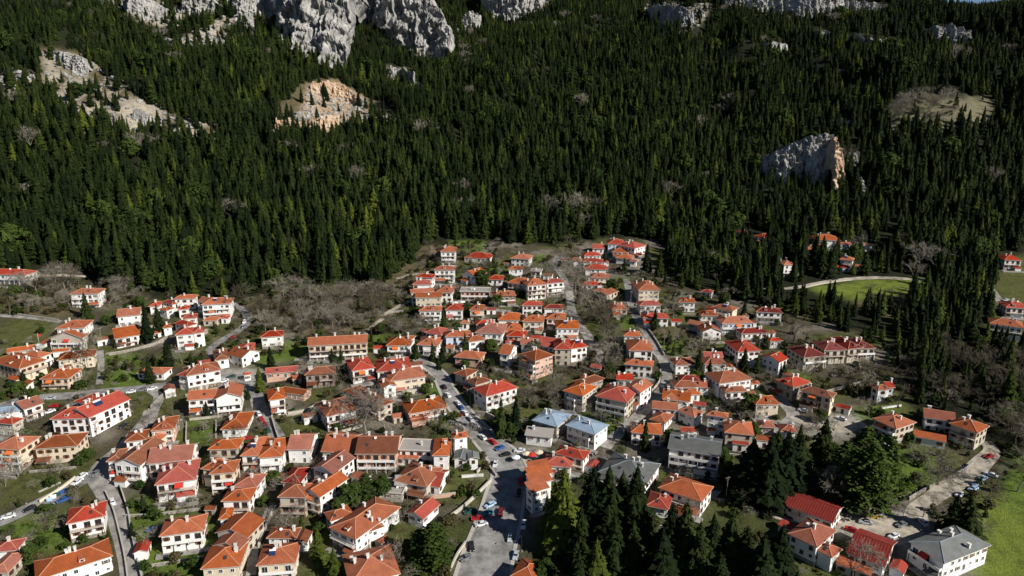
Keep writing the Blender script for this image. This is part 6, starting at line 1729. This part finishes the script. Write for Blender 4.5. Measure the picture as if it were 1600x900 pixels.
# playground by the yard
def playtower(x_, y_, ang, roofc, lab):
    P = place(x_, y_); e = empty('play_tower', (P[0], P[1], float(hz(P[0], P[1]))), ang)
    a = MB()
    for q in ((-0.6, -0.6), (0.6, -0.6), (-0.6, 0.6), (0.6, 0.6)): a.bar((q[0], q[1], -0.3), (q[0], q[1], 2.7), 0.07)
    a.box(-0.65, 0.65, -0.65, 0.65, 1.2, 1.3); obj('frame', a.mesh('frame', [M['wood']]), e)
    r_ = MB(); A = (0, 0, 3.5)
    cs = [(-0.8, -0.8, 2.7), (0.8, -0.8, 2.7), (0.8, 0.8, 2.7), (-0.8, 0.8, 2.7)]
    for k in range(4): r_.face([cs[k], cs[(k+1) % 4], A])
    obj('canopy', r_.mesh('canopy', [M['car_'+roofc]]), e)
    s_ = MB(); s_.face([(0.65, -0.3, 1.3), (3.2, -0.3, 0.15), (3.2, 0.3, 0.15), (0.65, 0.3, 1.3)]); s_.box(0.65, 0.7, -0.3, 0.3, 1.3, 1.5)
    for yy in (-0.33, 0.33): s_.face([(0.65, yy, 1.25), (3.2, yy, 0.1), (3.2, yy, 0.4), (0.65, yy, 1.6)])
    obj('slide', s_.mesh('slide', [M['play_yellow']]), e); tag(e, lab, 'play equipment')
M['play_yellow'] = plain('yellow_plastic', (0.75, 0.50, 0.02), 0.5)
playtower(1376, 812, 2.9, 'blue', 'play tower with blue canopy and yellow slide under the round evergreens')
playtower(1368, 806, 0.4, 'red', 'play tower with red canopy behind the blue one')
# market umbrellas and awnings round the square
def parasol(x_, y_, mt, lab):
    P = place(x_, y_); e = empty('parasol', (P[0], P[1], float(hz(P[0], P[1]))+0.1)); a = MB(); a.bar((0, 0, 0), (0, 0, 2.7), 0.04, 0, 5); obj('pole', a.mesh('pole', [M['twig']]), e)
    c = MB(); n_ = 8; R_ = 1.8
    for k in range(n_):
        u, w = k*math.tau/n_, (k+1)*math.tau/n_; c.face([(R_*math.cos(u), R_*math.sin(u), 2.2), (R_*math.cos(w), R_*math.sin(w), 2.2), (0, 0, 2.85)]); c.face([(R_*math.cos(u), R_*math.sin(u), 2.0), (R_*math.cos(w), R_*math.sin(w), 2.0), (R_*math.cos(w), R_*math.sin(w), 2.2), (R_*math.cos(u), R_*math.sin(u), 2.2)])
    obj('canopy', c.mesh('canopy', [M[mt]]), e); tag(e, lab, 'parasol')
for x_, y_, mt, lab in ((822, 716, 'c', 'cream parasol at the left of the market terrace'), (831, 718, 'awn_r', 'red parasol on the market terrace'), (842, 714, 'c', 'cream parasol at the right of the market terrace'), (806, 722, 'white_sheet', 'white parasol nearest the street at the square'), (596, 704, 'awn_o', 'orange parasol on the terrace behind the gallery block'),
                       (712, 478, 'white_sheet', 'left white tent by the village street'), (722, 477, 'white_sheet', 'right white tent by the village street')): parasol(x_, y_, mt, lab)
def cafe_set(x_, y_, lab):
    P = place(x_, y_); e = empty('cafe_table', (P[0], P[1], float(hz(P[0], P[1]))+0.1), rnd.uniform(0, 3)); a = MB(); a.box(-0.6, 0.6, -0.4, 0.4, 0.70, 0.75); obj('tabletop', a.mesh('tabletop', [M['wood']]), e)
    for q in ((-0.5, -0.3), (0.5, -0.3), (-0.5, 0.3), (0.5, 0.3)):
        a = MB(); a.box(q[0]-0.03, q[0]+0.03, q[1]-0.03, q[1]+0.03, 0, 0.70); obj('leg', a.mesh('leg', [M['dark']]), e)
    tag(e, lab, 'table')
for x_, y_, lab in ((816, 706, 'upper left'), (826, 707, 'upper middle'), (836, 706, 'upper right'), (818, 711, 'lower left'), (838, 712, 'lower right')): cafe_set(x_, y_, 'brown outdoor cafe table on the market terrace, '+lab)
# flag pole by the timber chalet
P = place(63, 545); e = empty('flag_pole', (P[0], P[1], float(hz(P[0], P[1])))); a = MB(); a.bar((0, 0, -0.2), (0, 0, 9), 0.06, 0, 6, 0.04); obj('pole', a.mesh('pole', [M['white_sheet']]), e)
a = MB(); a.face([(0, 0, 7.0), (1.3, 0.5, 6.6), (1.2, 0.4, 8.0), (0, 0, 8.8)]); obj('flag', a.mesh('flag', [M['awn_r']]), e); tag(e, 'flag pole with drooping red flag beside the timber balcony chalet', 'flag pole')
